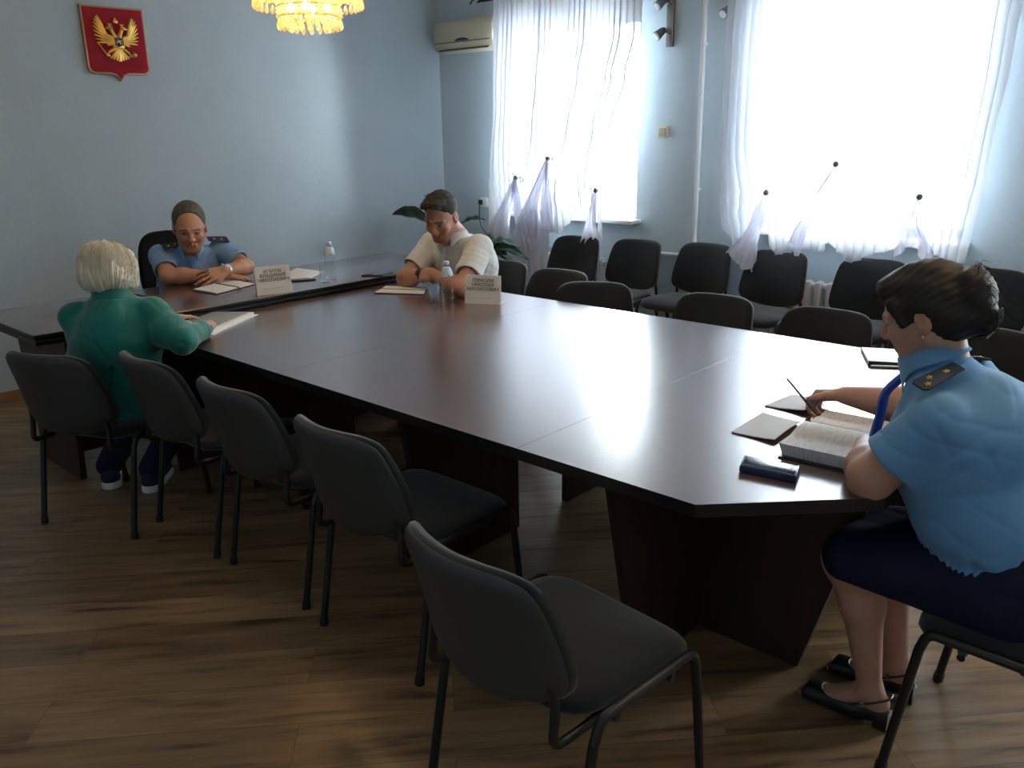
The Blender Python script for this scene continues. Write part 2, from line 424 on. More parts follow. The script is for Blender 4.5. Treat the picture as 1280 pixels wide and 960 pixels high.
def build_cross():
    z = .795; cx = 2.59
    root = empty('head_table', (cx, 4.4, 0), label='cross table at the far end where the officer sits, slightly higher than the long one', cat='table')
    x0, x1, y0, y1 = 1.255 - cx, 3.935 - cx, 4.03 - 4.4, 4.815 - 4.4
    pts = []
    for k in range(25):
        t = k / 24; pts.append((x0 + (x1 - x0) * t, y0 + .045 * (abs(2 * t - 1) ** 2.2) - .045 + .02))
    pts += [(x1, y1), (x0, y1)]
    t = MB().prism(pts, z - .022, z, .004).prism([(a * .994, b * .985) for a, b in pts], z - .030, z - .021).prism([(a * .998, b * .995) for a, b in pts], z - .052, z - .029, .004)
    o = t.build('tabletop', [M['table'], M['edge']], root)
    o.data.polygons.foreach_set('material_index', [0 if (p.normal.z > .5 and p.center.z > z - .01) else 1 for p in o.data.polygons])
    for s in (-1, 1):
        xx = s * 1.18
        vs = [(xx - .014, -.20, .004), (xx - .014, .28, .004), (xx - .014, .36, z - .052), (xx - .014, -.30, z - .052)]
        vs += [(a + .028, b, c) for a, b, c in vs]
        MB().add(vs, [(0, 1, 2, 3), (7, 6, 5, 4), (0, 4, 5, 1), (1, 5, 6, 2), (2, 6, 7, 3), (3, 7, 4, 0)]).build('side_panel', M['panel'], root, False)
    MB().box((0, -.12, .43), (2.34, .022, .62)).build('modesty_panel', M['panel'], root, False)
build_cross()

# office chair of the officer
M['blackfab'] = mat('black cloth', (.006, .006, .008), .9, spec=.2)
oc = empty('office_chair', (2.62, 5.20, 0), math.radians(190), 'black high-backed office chair behind the officer at the cross table', 'chair')
o = sup(.24, .29, .27, 3.6, 3.2, top=.86)
pad(o, [(.05, -.03), (.8, -.03), (.97, -.02), (1, 0), (.97, .025), (.8, .04), (.1, .045)], lambda a, b, q: (a, -.25 - .12 * b + .05 * (a / .24) ** 2 + q, .75 + b)).build('backrest', M['blackfab'], oc)
o = sup(.25, .24, .24, 3.5, 3.5)
pad(o, [(.05, -.04), (.9, -.04), (1, -.02), (1, .01), (.95, .035), (.7, .045), (.1, .045)], lambda a, b, q: (a, b, .45 + q)).build('seat', M['fabric'], oc)
MB().tube([(0, 0, .10), (0, 0, .41)], .028, 14).build('gas_column', M['chairmetal'], oc)
MB().tube(bend_pts([(0, -.05, .41), (0, -.26, .41), (0, -.31, .62)], .06), .022, 10, flat=1.6).build('back_bracket', M['chairmetal'], oc)
for k in range(5):
    a = 2 * PI * k / 5; MB().tube([(0, 0, .11), (.28 * math.cos(a), .28 * math.sin(a), .075)], [.024, .016], 10).ball((.28 * math.cos(a), .28 * math.sin(a), .032), .031, 8).build('base_arm', M['chairmetal'], oc)

# ------------------------------------------------------------------ curtains
def sheer(name, op, col=(.86, .88, .95), tl=.4):
    m = bpy.data.materials.new(name); m.use_nodes = True; n, l = m.node_tree.nodes, m.node_tree.links
    n.clear(); o = n.new('ShaderNodeOutputMaterial'); t = n.new('ShaderNodeBsdfTransparent'); t.inputs[0].default_value = (.97, .98, 1, 1)
    d = n.new('ShaderNodeBsdfDiffuse'); d.inputs[0].default_value = (*col, 1); tr = n.new('ShaderNodeBsdfTranslucent'); tr.inputs[0].default_value = (*col, 1)
    a = n.new('ShaderNodeMixShader'); a.inputs[0].default_value = tl; b = n.new('ShaderNodeMixShader'); b.inputs[0].default_value = op
    tc = n.new('ShaderNodeTexCoord'); w = n.new('ShaderNodeTexNoise'); w.inputs['Scale'].default_value = 900; bp = n.new('ShaderNodeBump'); bp.inputs['Strength'].default_value = .2; bp.inputs['Distance'].default_value = .0005
    l.new(tc.outputs['Object'], w.inputs['Vector']); l.new(w.outputs['Fac'], bp.inputs['Height']); l.new(bp.outputs[0], d.inputs['Normal'])
    l.new(d.outputs[0], a.inputs[1]); l.new(tr.outputs[0], a.inputs[2]); l.new(t.outputs[0], b.inputs[1]); l.new(a.outputs[0], b.inputs[2]); l.new(b.outputs[0], o.inputs[0]); return m
M['sheer'] = sheer('sheer voile', .95, tl=.15); M['sheerb'] = sheer('thin sheer voile', .72, tl=.35); M['sheer2'] = sheer('gathered voile', .88, (.80, .80, .92), tl=.22)

def interp(tab, t):
    for (a, x), (b, y) in zip(tab, tab[1:]):
        if t <= b:
            k = (t - a) / (b - a); k = k * k * (3 - 2 * k); return x + (y - x) * k
    return tab[-1][1]

def smooth_noise(seed):
    rs = random.Random(seed); P = [(rs.uniform(.6, 2.4), rs.uniform(0, 6.28), rs.uniform(.4, 1)) for _ in range(5)]
    return lambda t: sum(a * math.sin(w * t * 6.28 + p) for w, p, a in P) / 3

def curtain(label, ztop, yl_tab, yr_tab, hem, pins, tails, folds, seed, x0, sm='sheer'):
    """yl_tab / yr_tab: y of the two side edges by height; hem: z by u (0..1); pins: (y, z)"""
    root = empty('curtain', (x0, (yl_tab[0][1] + yr_tab[0][1]) / 2, 0), label=label, cat='curtain', group=None)
    ox, oy = root.location.x, root.location.y
    NU, NV = 220, 70; ns = smooth_noise(seed); vs = []; fs = []
    for j in range(NV + 1):
        for i in range(NU + 1):
            uu = i / NU; zb = interp(hem, uu); v = j / NV
            z = ztop + (zb - ztop) * v; yl = interp(yl_tab, ztop - z); yr = interp(yr_tab, ztop - z)
            ph = uu * folds + .5 * ns(uu * 2) + .15 * math.sin(v * 3 + uu * 9)
            amp = .017 * (1 - .35 * v) * (1 + .55 * math.sin(uu * 23)) * (1 + .3 * math.sin(uu * 61))
            x = amp * math.sin(ph * 2 * PI) + .012 * math.sin(uu * 40 + v * 4) * v
            y = yl + (yr - yl) * uu + .012 * math.cos(ph * 2 * PI)
            # cloth bellies into the room between pins and draws towards each pin
            for (py, pz) in pins:
                d = math.hypot((y - py), (z - pz) * .8); k = math.exp(-(d / .17) ** 2); y += (py - y) * .55 * k; x *= 1 - .7 * k; x += .05 * k
                ang = math.atan2(z - pz, y - py); g = math.exp(-(d / .35) ** 2) * (z < pz + .05)
                x += .014 * g * math.sin(ang * 14)
            x -= .07 * max(0, v - .75) / .25 * (.6 + .4 * math.sin(uu * 17 + seed))
            vs.append((x, y - oy, z))
    for j in range(NV):
        for i in range(NU):
            a = j * (NU + 1) + i; fs.append((a, a + 1, a + NU + 2, a + NU + 1))
    MB().add(vs, fs).build('sheer_panel', M[sm], root, auto=False)
    for (py, pz) in pins:
        MB().ball((-.03, py - oy, pz + .025), .021, 8, sc=(.7, 1, 1)).tube([(-.02, py - oy, pz + .025), (.23, py - oy, pz + .025)], .004, 8).build('tieback_knob', M['knob'], root)
    for (py, pz, dy, dz, w0, w1, sd) in tails:
        vs = []; fs = []; NU2, NV2 = 60, 36; ns2 = smooth_noise(sd)
        for j in range(NV2 + 1):
            v = j / NV2; w = (w0 + (w1 - w0) * (v ** .8)) * (1 + .22 * math.sin(v * 7 + sd))
            for i in range(NU2 + 1):
                q = i / NU2 * 2 - 1
                y = py + dy * v + q * w + .03 * v * ns2(.3 + v * .6) + .012 * ns2(q + v)
                z = pz + dz * v - .05 * v * math.cos(q * 1.57 * 1.6 + sd) + .03 * (1 - abs(q)) * (1 - v)
                x = -.035 - .05 * v + (.006 + .012 * v) * math.sin(q * 9 + 1.3 * ns2(q * .7) + sd) - .02 * math.sin(v * 3)
                vs.append((x, y - oy, z))
        for j in range(NV2):
            for i in range(NU2):
                a = j * (NU2 + 1) + i; fs.append((a, a + 1, a + NU2 + 2, a + NU2 + 1))
        MB().add(vs, fs).build('gathered_tail', M['sheer2'], root, auto=False)
    return root
M['knob'] = mat('pewter knob', (.25, .24, .22), .35, .6)
cx = WX - .24
curtain('white sheer curtain on the narrower window beside the air conditioner, gathered up at three knobs', 2.66,
        [(0, 5.03), (.8, 5.07), (1.4, 5.13), (1.9, 5.09), (2.3, 5.05)], [(0, 3.59), (.35, 3.60), (.65, 3.68), (1.0, 3.81), (1.45, 3.95), (1.8, 3.87), (2.3, 3.87)],
        [(0, .84), (.05, .70), (.12, .69), (.17, .82), (.235, 1.13), (.285, .72), (.34, .45), (.42, .40), (.49, .48), (.53, .82), (.58, .85), (.64, .83), (.745, .95), (.86, 1.09), (.94, .93), (1, .80)],
        [(4.81, 1.23), (4.46, 1.39), (3.975, 1.155)],
        [(4.81, 1.23, .13, -.48, .02, .11, 1), (4.81, 1.23, -.14, -.60, .02, .09, 6), (4.46, 1.39, .22, -.62, .012, .10, 2), (4.46, 1.39, -.04, -.56, .012, .06, 4), (4.60, 1.0, .03, -.62, .05, .13, 12), (3.975, 1.155, .03, -.62, .02, .11, 3)], 26, 3, cx)
curtain('wide white sheer curtain on the window behind the uniformed woman, gathered up at three knobs', 2.62,
        [(0, 2.92), (.5, 2.93), (1.1, 2.93), (1.5, 2.90), (1.8, 2.83), (2.0, 2.76)], [(0, 1.20), (.6, 1.23), (1.2, 1.265), (1.9, 1.31)],
        [(0, .95), (.05, .72), (.11, .68), (.15, .82), (.19, 1.02), (.245, .81), (.30, .83), (.37, .855), (.44, .85), (.486, .93), (.52, .87), (.57, .805), (.685, .88), (.77, .93), (.81, 1.02), (.87, .90), (1, .86)],
        [(2.563, 1.19), (2.112, 1.38), (1.596, 1.20)],
        [(2.563, 1.17, .10, -.42, .02, .10, 7), (2.112, 1.37, .22, -.50, .010, .035, 8), (1.596, 1.19, -.02, -.30, .015, .10, 9)], 30, 11, cx, 'sheerb')
def rod(y0, y1, z, label):
    RXX = WX - .22; m = MB().tube([(RXX, y0, z), (RXX, y1, z)], .013, 12)
    o = m.build('curtain_rod', M['rodm']); 
    for y, s in ((y0, -1), (y1, 1)):
        pts = [(RXX, y + s * (.0 + .05 * k / 12 + .035 * math.sin(k / 24 * 2 * PI * 1.3) * (k > 6)), z - .03 * math.sin(k / 24 * PI * 2.2) * k / 24) for k in range(25)]
        MB().tube(pts, .006, 8).build('scroll_finial', M['rodm'], o)
    for y in (y0 + .12, y1 - .12): MB().tube([(RXX, y, z), (WX, y, z)], .008, 8).ball((WX - .01, y, z), .022, 6).build('bracket', M['rodm'], o)
    return tag(o, label, 'curtain rod')
M['rodm'] = mat('dark iron', (.03, .03, .035), .4, .7)
rod(3.60, 5.20, 2.665, 'dark iron curtain rod with scroll ends above the air conditioner side window')
rod(1.12, 3.02, 2.645, 'dark iron curtain rod over the wide window')

# ------------------------------------------------------------------ wall things
ac = empty('air_conditioner', (WX, 5.50, 2.30), label='cream wall-mounted air conditioner in the corner beside the curtain', cat='air conditioner')
prof = [(0, 0), (-.11, .0), (-.155, .035), (-.17, .10), (-.166, .20), (-.145, .25), (-.10, .265), (0, .265)]
vs = []; fs = []; n = len(prof); yy = [-.355, -.345, .345, .355]; sc = [.96, 1, 1, .96]
for y, s in zip(yy, sc):
    for a, b in prof: vs.append((a * s, y, .13 + (b - .13) * s))
for i in range(3):
    for k in range(n): fs.append((i * n + k, i * n + (k + 1) % n, (i + 1) * n + (k + 1) % n, (i + 1) * n + k))
fs += [tuple(range(n)), tuple(3 * n + k for k in range(n))[::-1]]
MB().add(vs, fs).build('casing', M['ivory'], ac)
MB().box((-.167, 0, .078), (.006, .66, .006)).box((-.14, 0, .028), (.05, .60, .004), Euler((0, math.radians(-40), 0)).to_matrix()).build('louver', M['acg'] if 'acg' in M else mat('shadow gap', (.10, .10, .08), .6), ac, False)
b = MB(); pts = [(.085 * math.cos(a), .022 * math.sin(a) + .018) for a in [PI * k / 16 for k in range(17)]]
vs = [(-.171, q, .068 + zz) for q, zz in pts] + [(-.16, q, .068 + zz) for q, zz in pts]; n = len(pts)
fs = [tuple(range(n)), tuple(range(n, 2 * n))[::-1]] + [(k, (k + 1) % n, n + (k + 1) % n, n + k) for k in range(n)]
b.add(vs, fs).build('display_window', M['black'], ac, False)
ac.rotation_euler = (0, 0, 0)

def spot_bar(y, ztop, zs, label, nlen=.5):
    root = empty('wall_spotlight', (WX, y, ztop), label=label, cat='lamp')
    MB().box((-.02, 0, -nlen / 2), (.03, .055, nlen), bev=.006).build('mounting_bar', M['steel'], root)
    for dz in zs:
        hd = MB(); a = Vector((-.09, .055, dz - .015)); d = Vector((-.75, .28, -.55)).normalized()
        hd.tube([a - d * .065, a - d * .045, a - d * .0, a + d * .02, a + d * .025], [.016, .026, .032, .035, .035], 16)
        h = hd.build('spot_head', M['steel'], root)
        MB().tube([a + d * .022, a + d * .034], [.030, .026], 16).build('bulb_face', M['bulbw'], h)
        MB().tube([(-.03, 0, dz), (-.06, .02, dz), a - d * .03], .009, 8).ball((-.035, 0, dz), .02, 8).build('swivel', M['steel'], root)
    return root
M['steel'] = mat('brushed steel', (.20, .19, .17), .4, .85); M['bulbw'] = mat('frosted bulb', (.75, .76, .76), .3)
spot_bar(3.508, 2.66, (-.16, -.36), 'brushed steel wall bar with two small spotlights between the windows', .46)
spot_bar(2.98, 2.60, (-.20,), 'small spotlight at the upper corner of the wide curtain', .30)
sw = MB().box((WX - .012, 3.543, 1.609), (.024, .085, .085), bev=.006).build('wall_switch', M['ivory']); tag(sw, 'small beige square control box on the blue wall between the windows', 'switch')
MB().box((WX - .026, 3.543, 1.609), (.008, .058, .058), bev=.003).build('rocker', mat('tan plastic', (.42, .36, .28), .5), sw)
so = MB().box((WX - .012, 5.43, 1.01), (.024, .085, .085), bev=.006).build('wall_socket', M['white']); tag(so, 'white double wall socket by the left curtain edge', 'socket')
pl = MB().box((WX - .035, 5.455, 1.01), (.03, .04, .045), bev=.01)
pl.tube(curve_pts([(WX - .045, 5.455, .995), (WX - .05, 5.46, .90), (WX - .04, 5.44, .78), (WX - .05, 5.30, .68), (WX - .06, 5.1, .50), (WX - .05, 5.0, .06)]), .0045, 8)
tag(pl.build('power_cord', M['black']), 'black power cord with plug hanging from the white socket', 'cord')

# emblem
E_ = empty('wall_emblem', (2.668, WY - .014, 2.245), label='red shield-shaped plaque with a golden double-headed eagle on the back wall', cat='emblem')
def shield_pts(s=1., n=10):
    hw, top, bot = .205 * s, .215 * s, -.205 * s; P = [(-hw, top), (hw, top), (hw, bot + .035)]
    for k in range(n + 1): a = PI / 2 * k / n; P.append((hw - .04 * s + .04 * s * math.cos(a), bot + .035 - .035 * math.sin(a)))
    P += [(.06 * s, bot), (.025 * s, bot - .012), (0, bot - .042), (-.025 * s, bot - .012), (-.06 * s, bot)]
    for k in range(n + 1): a = PI / 2 * k / n; P.append((-hw + .04 * s - .04 * s * math.sin(a), bot + .035 - .035 * math.cos(a)))
    P.append((-hw, bot + .035)); return P
RX = Matrix.Rotation(PI / 2, 4, 'X')
MB().prism(shield_pts(1.0), -.012, .014, .003, M=RX).build('border', M['frame'], E_)
MB().prism(shield_pts(.945), .013, .019, .002, M=RX).build('velvet_field', M['red'], E_)
eg = MB()
def feather(a, b, r0, r1, z=.028):
    a = Vector((a[0], -z, a[1])); b = Vector((b[0], -z + .004, b[1])); m_ = a.lerp(b, .6)
    eg.tube([a, m_, b], [r0, r0 * .95, r1], 8, flat=1.)
for s in (-1, 1):
    n = 9
    for k in range(n):       # primary feathers, fanned out and upward
        t = k / (n - 1); ang = math.radians(103 - 118 * t); L_ = .115 - .045 * t
        bx, bz = .030 + .018 * (1 - t), .015 + .055 * (1 - t) * .4 - .012 * t
        ex = bx + math.cos(ang) * L_ * .35 + .040; ez = bz + math.sin(ang) * L_ + .012
        feather((s * bx, bz), (s * ex, ez), .0085, .003)
    for k in range(6):
        t = k / 5; feather((s * .022, .03 - .035 * t), (s * (.062 - .01 * t), .052 - .07 * t), .009, .005, .034)
    feather((s * .008, .03), (s * .016, .058), .011, .009, .032); feather((s * .016, .055), (s * .024, .082), .009, .009, .032)   # neck
    eg.ball((s * .029, -.034, .089), .0125, 8); feather((s * .034, .089), (s * .052, .083), .006, .002, .034)                 # head and beak
    feather((s * .034, .094), (s * .047, .100), .003, .0015, .034)
    for k in (-1, 0, 1): feather((s * .028, .101), (s * .028 + k * .009, .117), .004, .002, .032)
    feather((s * .020, -.035), (s * .048, -.062), .010, .006); feather((s * .048, -.062), (s * .056, -.078), .005, .003)
    for k in (-1, 0, 1): feather((s * .052, -.066), (s * .052 + k * .010, -.084), .0035, .0015)
    for k in range(4):
        feather((s * .004 * k, -.05), (s * (.004 + .013 * k), -.112 + .006 * k), .008, .005)
eg.ball((0, -.032, .128), .013, 8, sc=(1, .7, 1)); feather((0, .135), (0, .152), .003, .002, .032); feather((-.006, .146), (.006, .146), .002, .002, .032)
eg.ball((0, -.026, 0), .035, 10, sc=(1, .3, 1.25)); eg.ball((0, -.026, -.045), .024, 10, sc=(1, .4, 1.3))
feather((-.095, .0), (-.050, -.085), .0035, .0035, .026); eg.ball((-.054, -.03, -.080), .009, 8)      # sceptre
eg.ball((.070, -.034, -.070), .0125, 8); feather((.070, -.058), (.070, -.048), .003, .002, .034)   # orb
eg.v = [(a * 1.42 + .004, b, c * 1.02 - .01) for a, b, c in eg.v]
eo = eg.build('eagle', M['gold'], E_)
sp = [(-.022, .026), (.022, .026), (.022, -.018), (.012, -.026), (0, -.030), (-.012, -.026), (-.022, -.018)]
sh = MB().prism(sp, .036, .045, .002, M=RX); so_ = sh.build('breast_shield', mat('dark enamel', (.05, .012, .02), .3), eo); so_.location = (.004, 0, -.004)
rd_ = MB()
def bar(a, b, r_, y=-.047): rd_.tube([(a[0], y, a[1]), (b[0], y, b[1])], r_, 6)
bar((-.010, .000), (.008, .003), .0045); bar((.008, .003), (.014, .012), .003); bar((-.002, .004), (-.004, .016), .0035); bar((-.010, 0), (-.015, -.014), .002)
bar((.006, 0), (.012, -.012), .002); bar((-.004, .012), (.010, -.016), .0012); bar((-.010, .003), (-.018, .001), .002)
rd_.build('rider', mat('silver enamel', (.75, .75, .78), .3, .5), so_)

# chandelier
M['lampglow'] = mat('lit candle bulb', (1, .8, .5), .4); b_ = M['lampglow'].node_tree.nodes['Principled BSDF']
b_.inputs['Emission Color'].default_value = (1, .68, .30, 1); b_.inputs['Emission Strength'].default_value = 75
def crystal():
    m = bpy.data.materials.new('amber crystal'); m.use_nodes = True; n, l = m.node_tree.nodes, m.node_tree.links; n.clear()
    o = n.new('ShaderNodeOutputMaterial'); t = n.new('ShaderNodeBsdfTranslucent'); t.inputs[0].default_value = (1, .86, .60, 1); tr = n.new('ShaderNodeBsdfTransparent'); tr.inputs[0].default_value = (1, .90, .72, 1)
    g = n.new('ShaderNodeBsdfGlossy'); g.inputs['Roughness'].default_value = .12; g.inputs[0].default_value = (1, .9, .75, 1)
    a = n.new('ShaderNodeMixShader'); a.inputs[0].default_value = .35; b = n.new('ShaderNodeMixShader'); b.inputs[0].default_value = .15
    l.new(t.outputs[0], a.inputs[1]); l.new(tr.outputs[0], a.inputs[2]); l.new(a.outputs[0], b.inputs[1]); l.new(g.outputs[0], b.inputs[2]); l.new(b.outputs[0], o.inputs[0]); return m
M['crystal'] = crystal()
CHP = (2.56, 3.60)
cd = empty('chandelier', (*CHP, 2.12), label='lit tiered crystal chandelier hanging above the long table', cat='chandelier')
fm = MB()
for rr, z in ((.145, .10), (.145, .055), (.25, .185), (.25, .14), (.17, .145), (.27, .27), (.18, .36)): fm.tube([(rr * math.cos(2 * PI * k / 40), rr * math.sin(2 * PI * k / 40), z) for k in range(41)], .004, 6)
fm.tube([(0, 0, .06), (0, 0, ZC - 2.12)], .010, 10).lathe([(.07, ZC - 2.12), (.06, ZC - 2.15), (.012, ZC - 2.18)], 20)
for k in range(6):
    a = 2 * PI * k / 6; fm.tube([(0, 0, .30), (.25 * math.cos(a), .25 * math.sin(a), .19)], .005, 6); fm.tube([(0, 0, .16), (.145 * math.cos(a), .145 * math.sin(a), .10)], .004, 6)
fm.build('brass_frame', M['gold'], cd)
def drop_mesh():
    return [(1e-5, -.030), (.006, -.026), (.0095, -.016), (.008, -.004), (.003, .008), (1e-5, .012)]
dm = MB().lathe(drop_mesh(), 8).build('crystal_drop', M['crystal'], cd); dm.location = (.145, 0, .032)
def drops(rr, z, n, ph=0.):
    for k in range(n):
        a = 2 * PI * (k + ph) / n; d = dm.copy(); C.objects.link(d); d.parent = cd; d.location = (rr * math.cos(a), rr * math.sin(a), z); d.rotation_euler = (0, 0, a); d.scale = (1.15, 1.15, 1.15)
drops(.145, .030, 24, .5); drops(.25, .120, 40); drops(.09, .018, 14)
bd = MB(); rs = random.Random(3)
for rr, z0, z1, nn, rows in ((.146, .048, .115, 44, 4), (.120, .035, .05, 30, 1), (.251, .135, .21, 70, 4), (.20, .14, .15, 50, 1), (.262, .22, .27, 70, 2), (.22, .28, .38, 60, 3)):
    for j in range(rows):
        for k in range(nn):
            a = 2 * PI * (k + .5 * (j % 2)) / nn; q = rr + rs.uniform(-.004, .004); z = z0 + (z1 - z0) * (j + .5) / rows
            bd.lathe([(1e-5, -.010), (.008, -.003), (.0085, .003), (1e-5, .010)], 6, (q * math.cos(a), q * math.sin(a), z))
tag(bd.build('bead_rows', M['crystal'], cd), kind='stuff')
for k in range(8):
    a = 2 * PI * k / 8; MB().ball((.20 * math.cos(a), .20 * math.sin(a), .20), .017, 8, sc=(1, 1, 1.5)).build('candle_bulb', M['lampglow'], cd)
for k in range(4):
    a = 2 * PI * (k + .5) / 4; MB().ball((.085 * math.cos(a), .085 * math.sin(a), .10), .016, 8, sc=(1, 1, 1.5)).build('candle_bulb', M['lampglow'], cd)

cd2 = copy_tree(cd); cd2.location = (2.56, .30, 2.12); tag(cd2, 'unseen crystal chandelier over the near table end, added to light the foreground'); tag(cd, group='crystal chandeliers'); tag(cd2, group='crystal chandeliers')  # out-of-view copy, added for warm light on the near floor and chairs
# ------------------------------------------------------------------ things on the tables
def text_mesh(body, size, loc, rot, m, parent, bold=.0):
    cu = bpy.data.curves.new('lettering', 'FONT'); cu.body = body; cu.size = size; cu.align_x = 'CENTER'; cu.align_y = 'TOP'; cu.offset = bold; cu.extrude = .0003; cu.space_line = .95
    to = bpy.data.objects.new('lettering_src', cu); C.objects.link(to); bpy.context.view_layer.update()
    me = bpy.data.meshes.new_from_object(to.evaluated_get(bpy.context.evaluated_depsgraph_get())); bpy.data.objects.remove(to)
    me.materials.clear(); me.materials.append(m); o = bpy.data.objects.new('lettering', me); C.objects.link(o); o.parent = parent; o.location = loc; o.rotation_euler = rot
    return o
M['ink'] = mat('printed ink', (.06, .05, .06), .8)
def placard(a, b, z, h, text, small, label):
    a = Vector((*a, z)); b = Vector((*b, z)); c = (a + b) / 2; d = (b - a); L_ = d.length; ang = math.atan2(d.y, d.x)
    root = empty('name_placard', c, ang, label, 'name card', 'name cards')
    lean = .035
    MB().add([(-L_ / 2, 0, 0), (L_ / 2, 0, 0), (L_ / 2, lean, h), (-L_ / 2, lean, h), (-L_ / 2, .0015, 0), (L_ / 2, .0015, 0), (L_ / 2, lean + .0015, h), (-L_ / 2, lean + .0015, h)],
             [(0, 1, 2, 3), (7, 6, 5, 4), (0, 3, 7, 4), (1, 5, 6, 2), (3, 2, 6, 7), (0, 4, 5, 1)]).build('front_face', M['paper'], root, False)
    MB().box((0, .0375 + .001, h / 2), (L_, .0015, h * 1.0), Euler((math.radians(-1), 0, 0)).to_matrix()).box((0, .052, .001), (L_ * 1.04, .10, .0012)).build('back_face', M['paper'], root, False)
    al = math.atan2(h, lean)
    text_mesh(text, h * .165, (0, lean * .9 - .002, h * .90), (al, 0, 0), M['ink'], root, .00012)
    text_mesh(small, h * .055, (0, lean * .22 - .002, h * .24), (al, 0, 0), M['ink'], root)
    return root
CZ = .795
placard((2.411, 4.076), (2.600, 4.021), CZ, .150, 'АГАПОВ\nВЛАДИМИР\nНИКОЛАЕВИЧ', '———————————————', 'white folded name card on the cross table in front of the officer')
placard((3.122, 3.183), (3.205, 3.005), TZ, .150, 'ГЕРАСИМ\nНИКОЛАЙ\nМИХАЙЛОВИЧ', '————————————', 'white folded name card on the long table beside the water bottle and glass')

M['pet'] = mat('clear plastic', (1, 1, 1), .05, Transmission_Weight=1., IOR=1.25); M['glassw'] = mat('clear glass', (1, 1, 1), .02, Transmission_Weight=1., IOR=1.45)
def clear(name, tint, op, rough=.05):
    m = bpy.data.materials.new(name); m.use_nodes = True; n, l = m.node_tree.nodes, m.node_tree.links; n.clear()
    o = n.new('ShaderNodeOutputMaterial'); t = n.new('ShaderNodeBsdfTransparent'); t.inputs[0].default_value = (*tint, 1); g = n.new('ShaderNodeBsdfGlossy'); g.inputs['Roughness'].default_value = rough
    lw = n.new('ShaderNodeLayerWeight'); lw.inputs[0].default_value = op; x = n.new('ShaderNodeMixShader')
    l.new(lw.outputs['Facing'], x.inputs[0]); l.new(t.outputs[0], x.inputs[1]); l.new(g.outputs[0], x.inputs[2]); l.new(x.outputs[0], o.inputs[0]); return m
M['pet'] = clear('clear plastic', (.97, .985, .99), .12, .04); M['glassw'] = clear('drinking glass', (.97, .98, .985), .14, .04)
M['blabel'] = mat('blue label film', (.02, .30, .55), .35); M['cap'] = mat('white cap', (.75, .80, .82), .4)
def bottle(x, y, z, label):
    root = empty('water_bottle', (x, y, z), label=label, cat='bottle', group='water bottles')
    MB().lathe([(.001, .004), (.020, .002), (.029, .004), (.032, .012), (.032, .05), (.0305, .055), (.032, .060), (.032, .095), (.0305, .10), (.032, .105), (.0325, .145), (.030, .165), (.022, .188), (.014, .200), (.0125, .212), (.0125, .214)], 28).build('bottle_body', M['pet'], root)
    MB().lathe([(.0328, .147), (.0308, .165), (.0245, .183), (.0190, .193)], 28).build('wrap_label', M['bwrap'], root)
    MB().lathe([(.0135, .208), (.0145, .209), (.0145, .224), (.0125, .226), (.0001, .226)], 20).build('cap', M['cap'], root)
    return root
m = mat('shrink label', (.6, .7, .75), .35); vary(m, (.02, .25, .55), (.75, .80, .82), 22, 1, (1, 1, .5), .42, .52); M['bwrap'] = m
bottle(2.990, 4.195, CZ, 'clear water bottle with a blue label on the cross table'); bottle(3.081, 3.272, TZ, 'clear water bottle with a blue label on the long table, between glass and name card')
def tumbler(x, y, z, h, label):
    return tag(MB().lathe([(.0001, .006), (.024, .006), (.026, .010), (.031, h), (.0335, h), (.0295, .004), (.026, 0), (.0001, 0)], 28, (x, y, z)).build('drinking_glass', M['pet']), label, 'glass', 'drinking glasses')
tumbler(2.895, 4.125, CZ, .105, 'empty drinking glass in front of the bottle on the cross table')
tumbler(3.040, 3.335, TZ, .125, 'tall empty drinking glass on the long table before the man in the white shirt')

def slab(name, pts, z0, z1, m, parent=None, bev=.002):
    return MB().prism(pts, z0, z1, bev).build(name, m, parent)
def centered(name, pts, z, label, cat, group=None):
    cx_ = sum(p[0] for p in pts) / len(pts); cy_ = sum(p[1] for p in pts) / len(pts)
    return empty(name, (cx_, cy_, z), label=label, cat=cat, group=group), [(a - cx_, b - cy_) for a, b in pts]
def shrink(pts, s, dx=0, dy=0):
    cx_ = sum(p[0] for p in pts) / len(pts); cy_ = sum(p[1] for p in pts) / len(pts); return [(cx_ + (a - cx_) * s + dx, cy_ + (b - cy_) * s + dy) for a, b in pts]
# officer's open notebook
Q = [(2.257, 4.507), (2.28, 4.282), (2.585, 4.390), (2.579, 4.638)]
n_, q = centered('open_notebook', Q, CZ, 'open notebook with white pages and navy cover under the officer\'s crossed arms', 'notebook')
slab('cover', q, 0, .004, M['navy'], n_)
mid0 = Vector(q[0]).lerp(Vector(q[3]), .55); mid1 = Vector(q[1]).lerp(Vector(q[2]), .55)
slab('page_block', shrink([q[0], q[1], tuple(mid1), tuple(mid0)], .96), .004, .013, M['paper'], n_)
slab('page_block', shrink([tuple(mid0), tuple(mid1), q[2], q[3]], .95), .004, .010, M['paper'], n_)
MB().tube([(mid0.x, mid0.y, .014), (mid1.x, mid1.y, .014), (mid1.x, mid1.y - .03, .004)], .003, 6).build('ribbon', M['black'], n_)
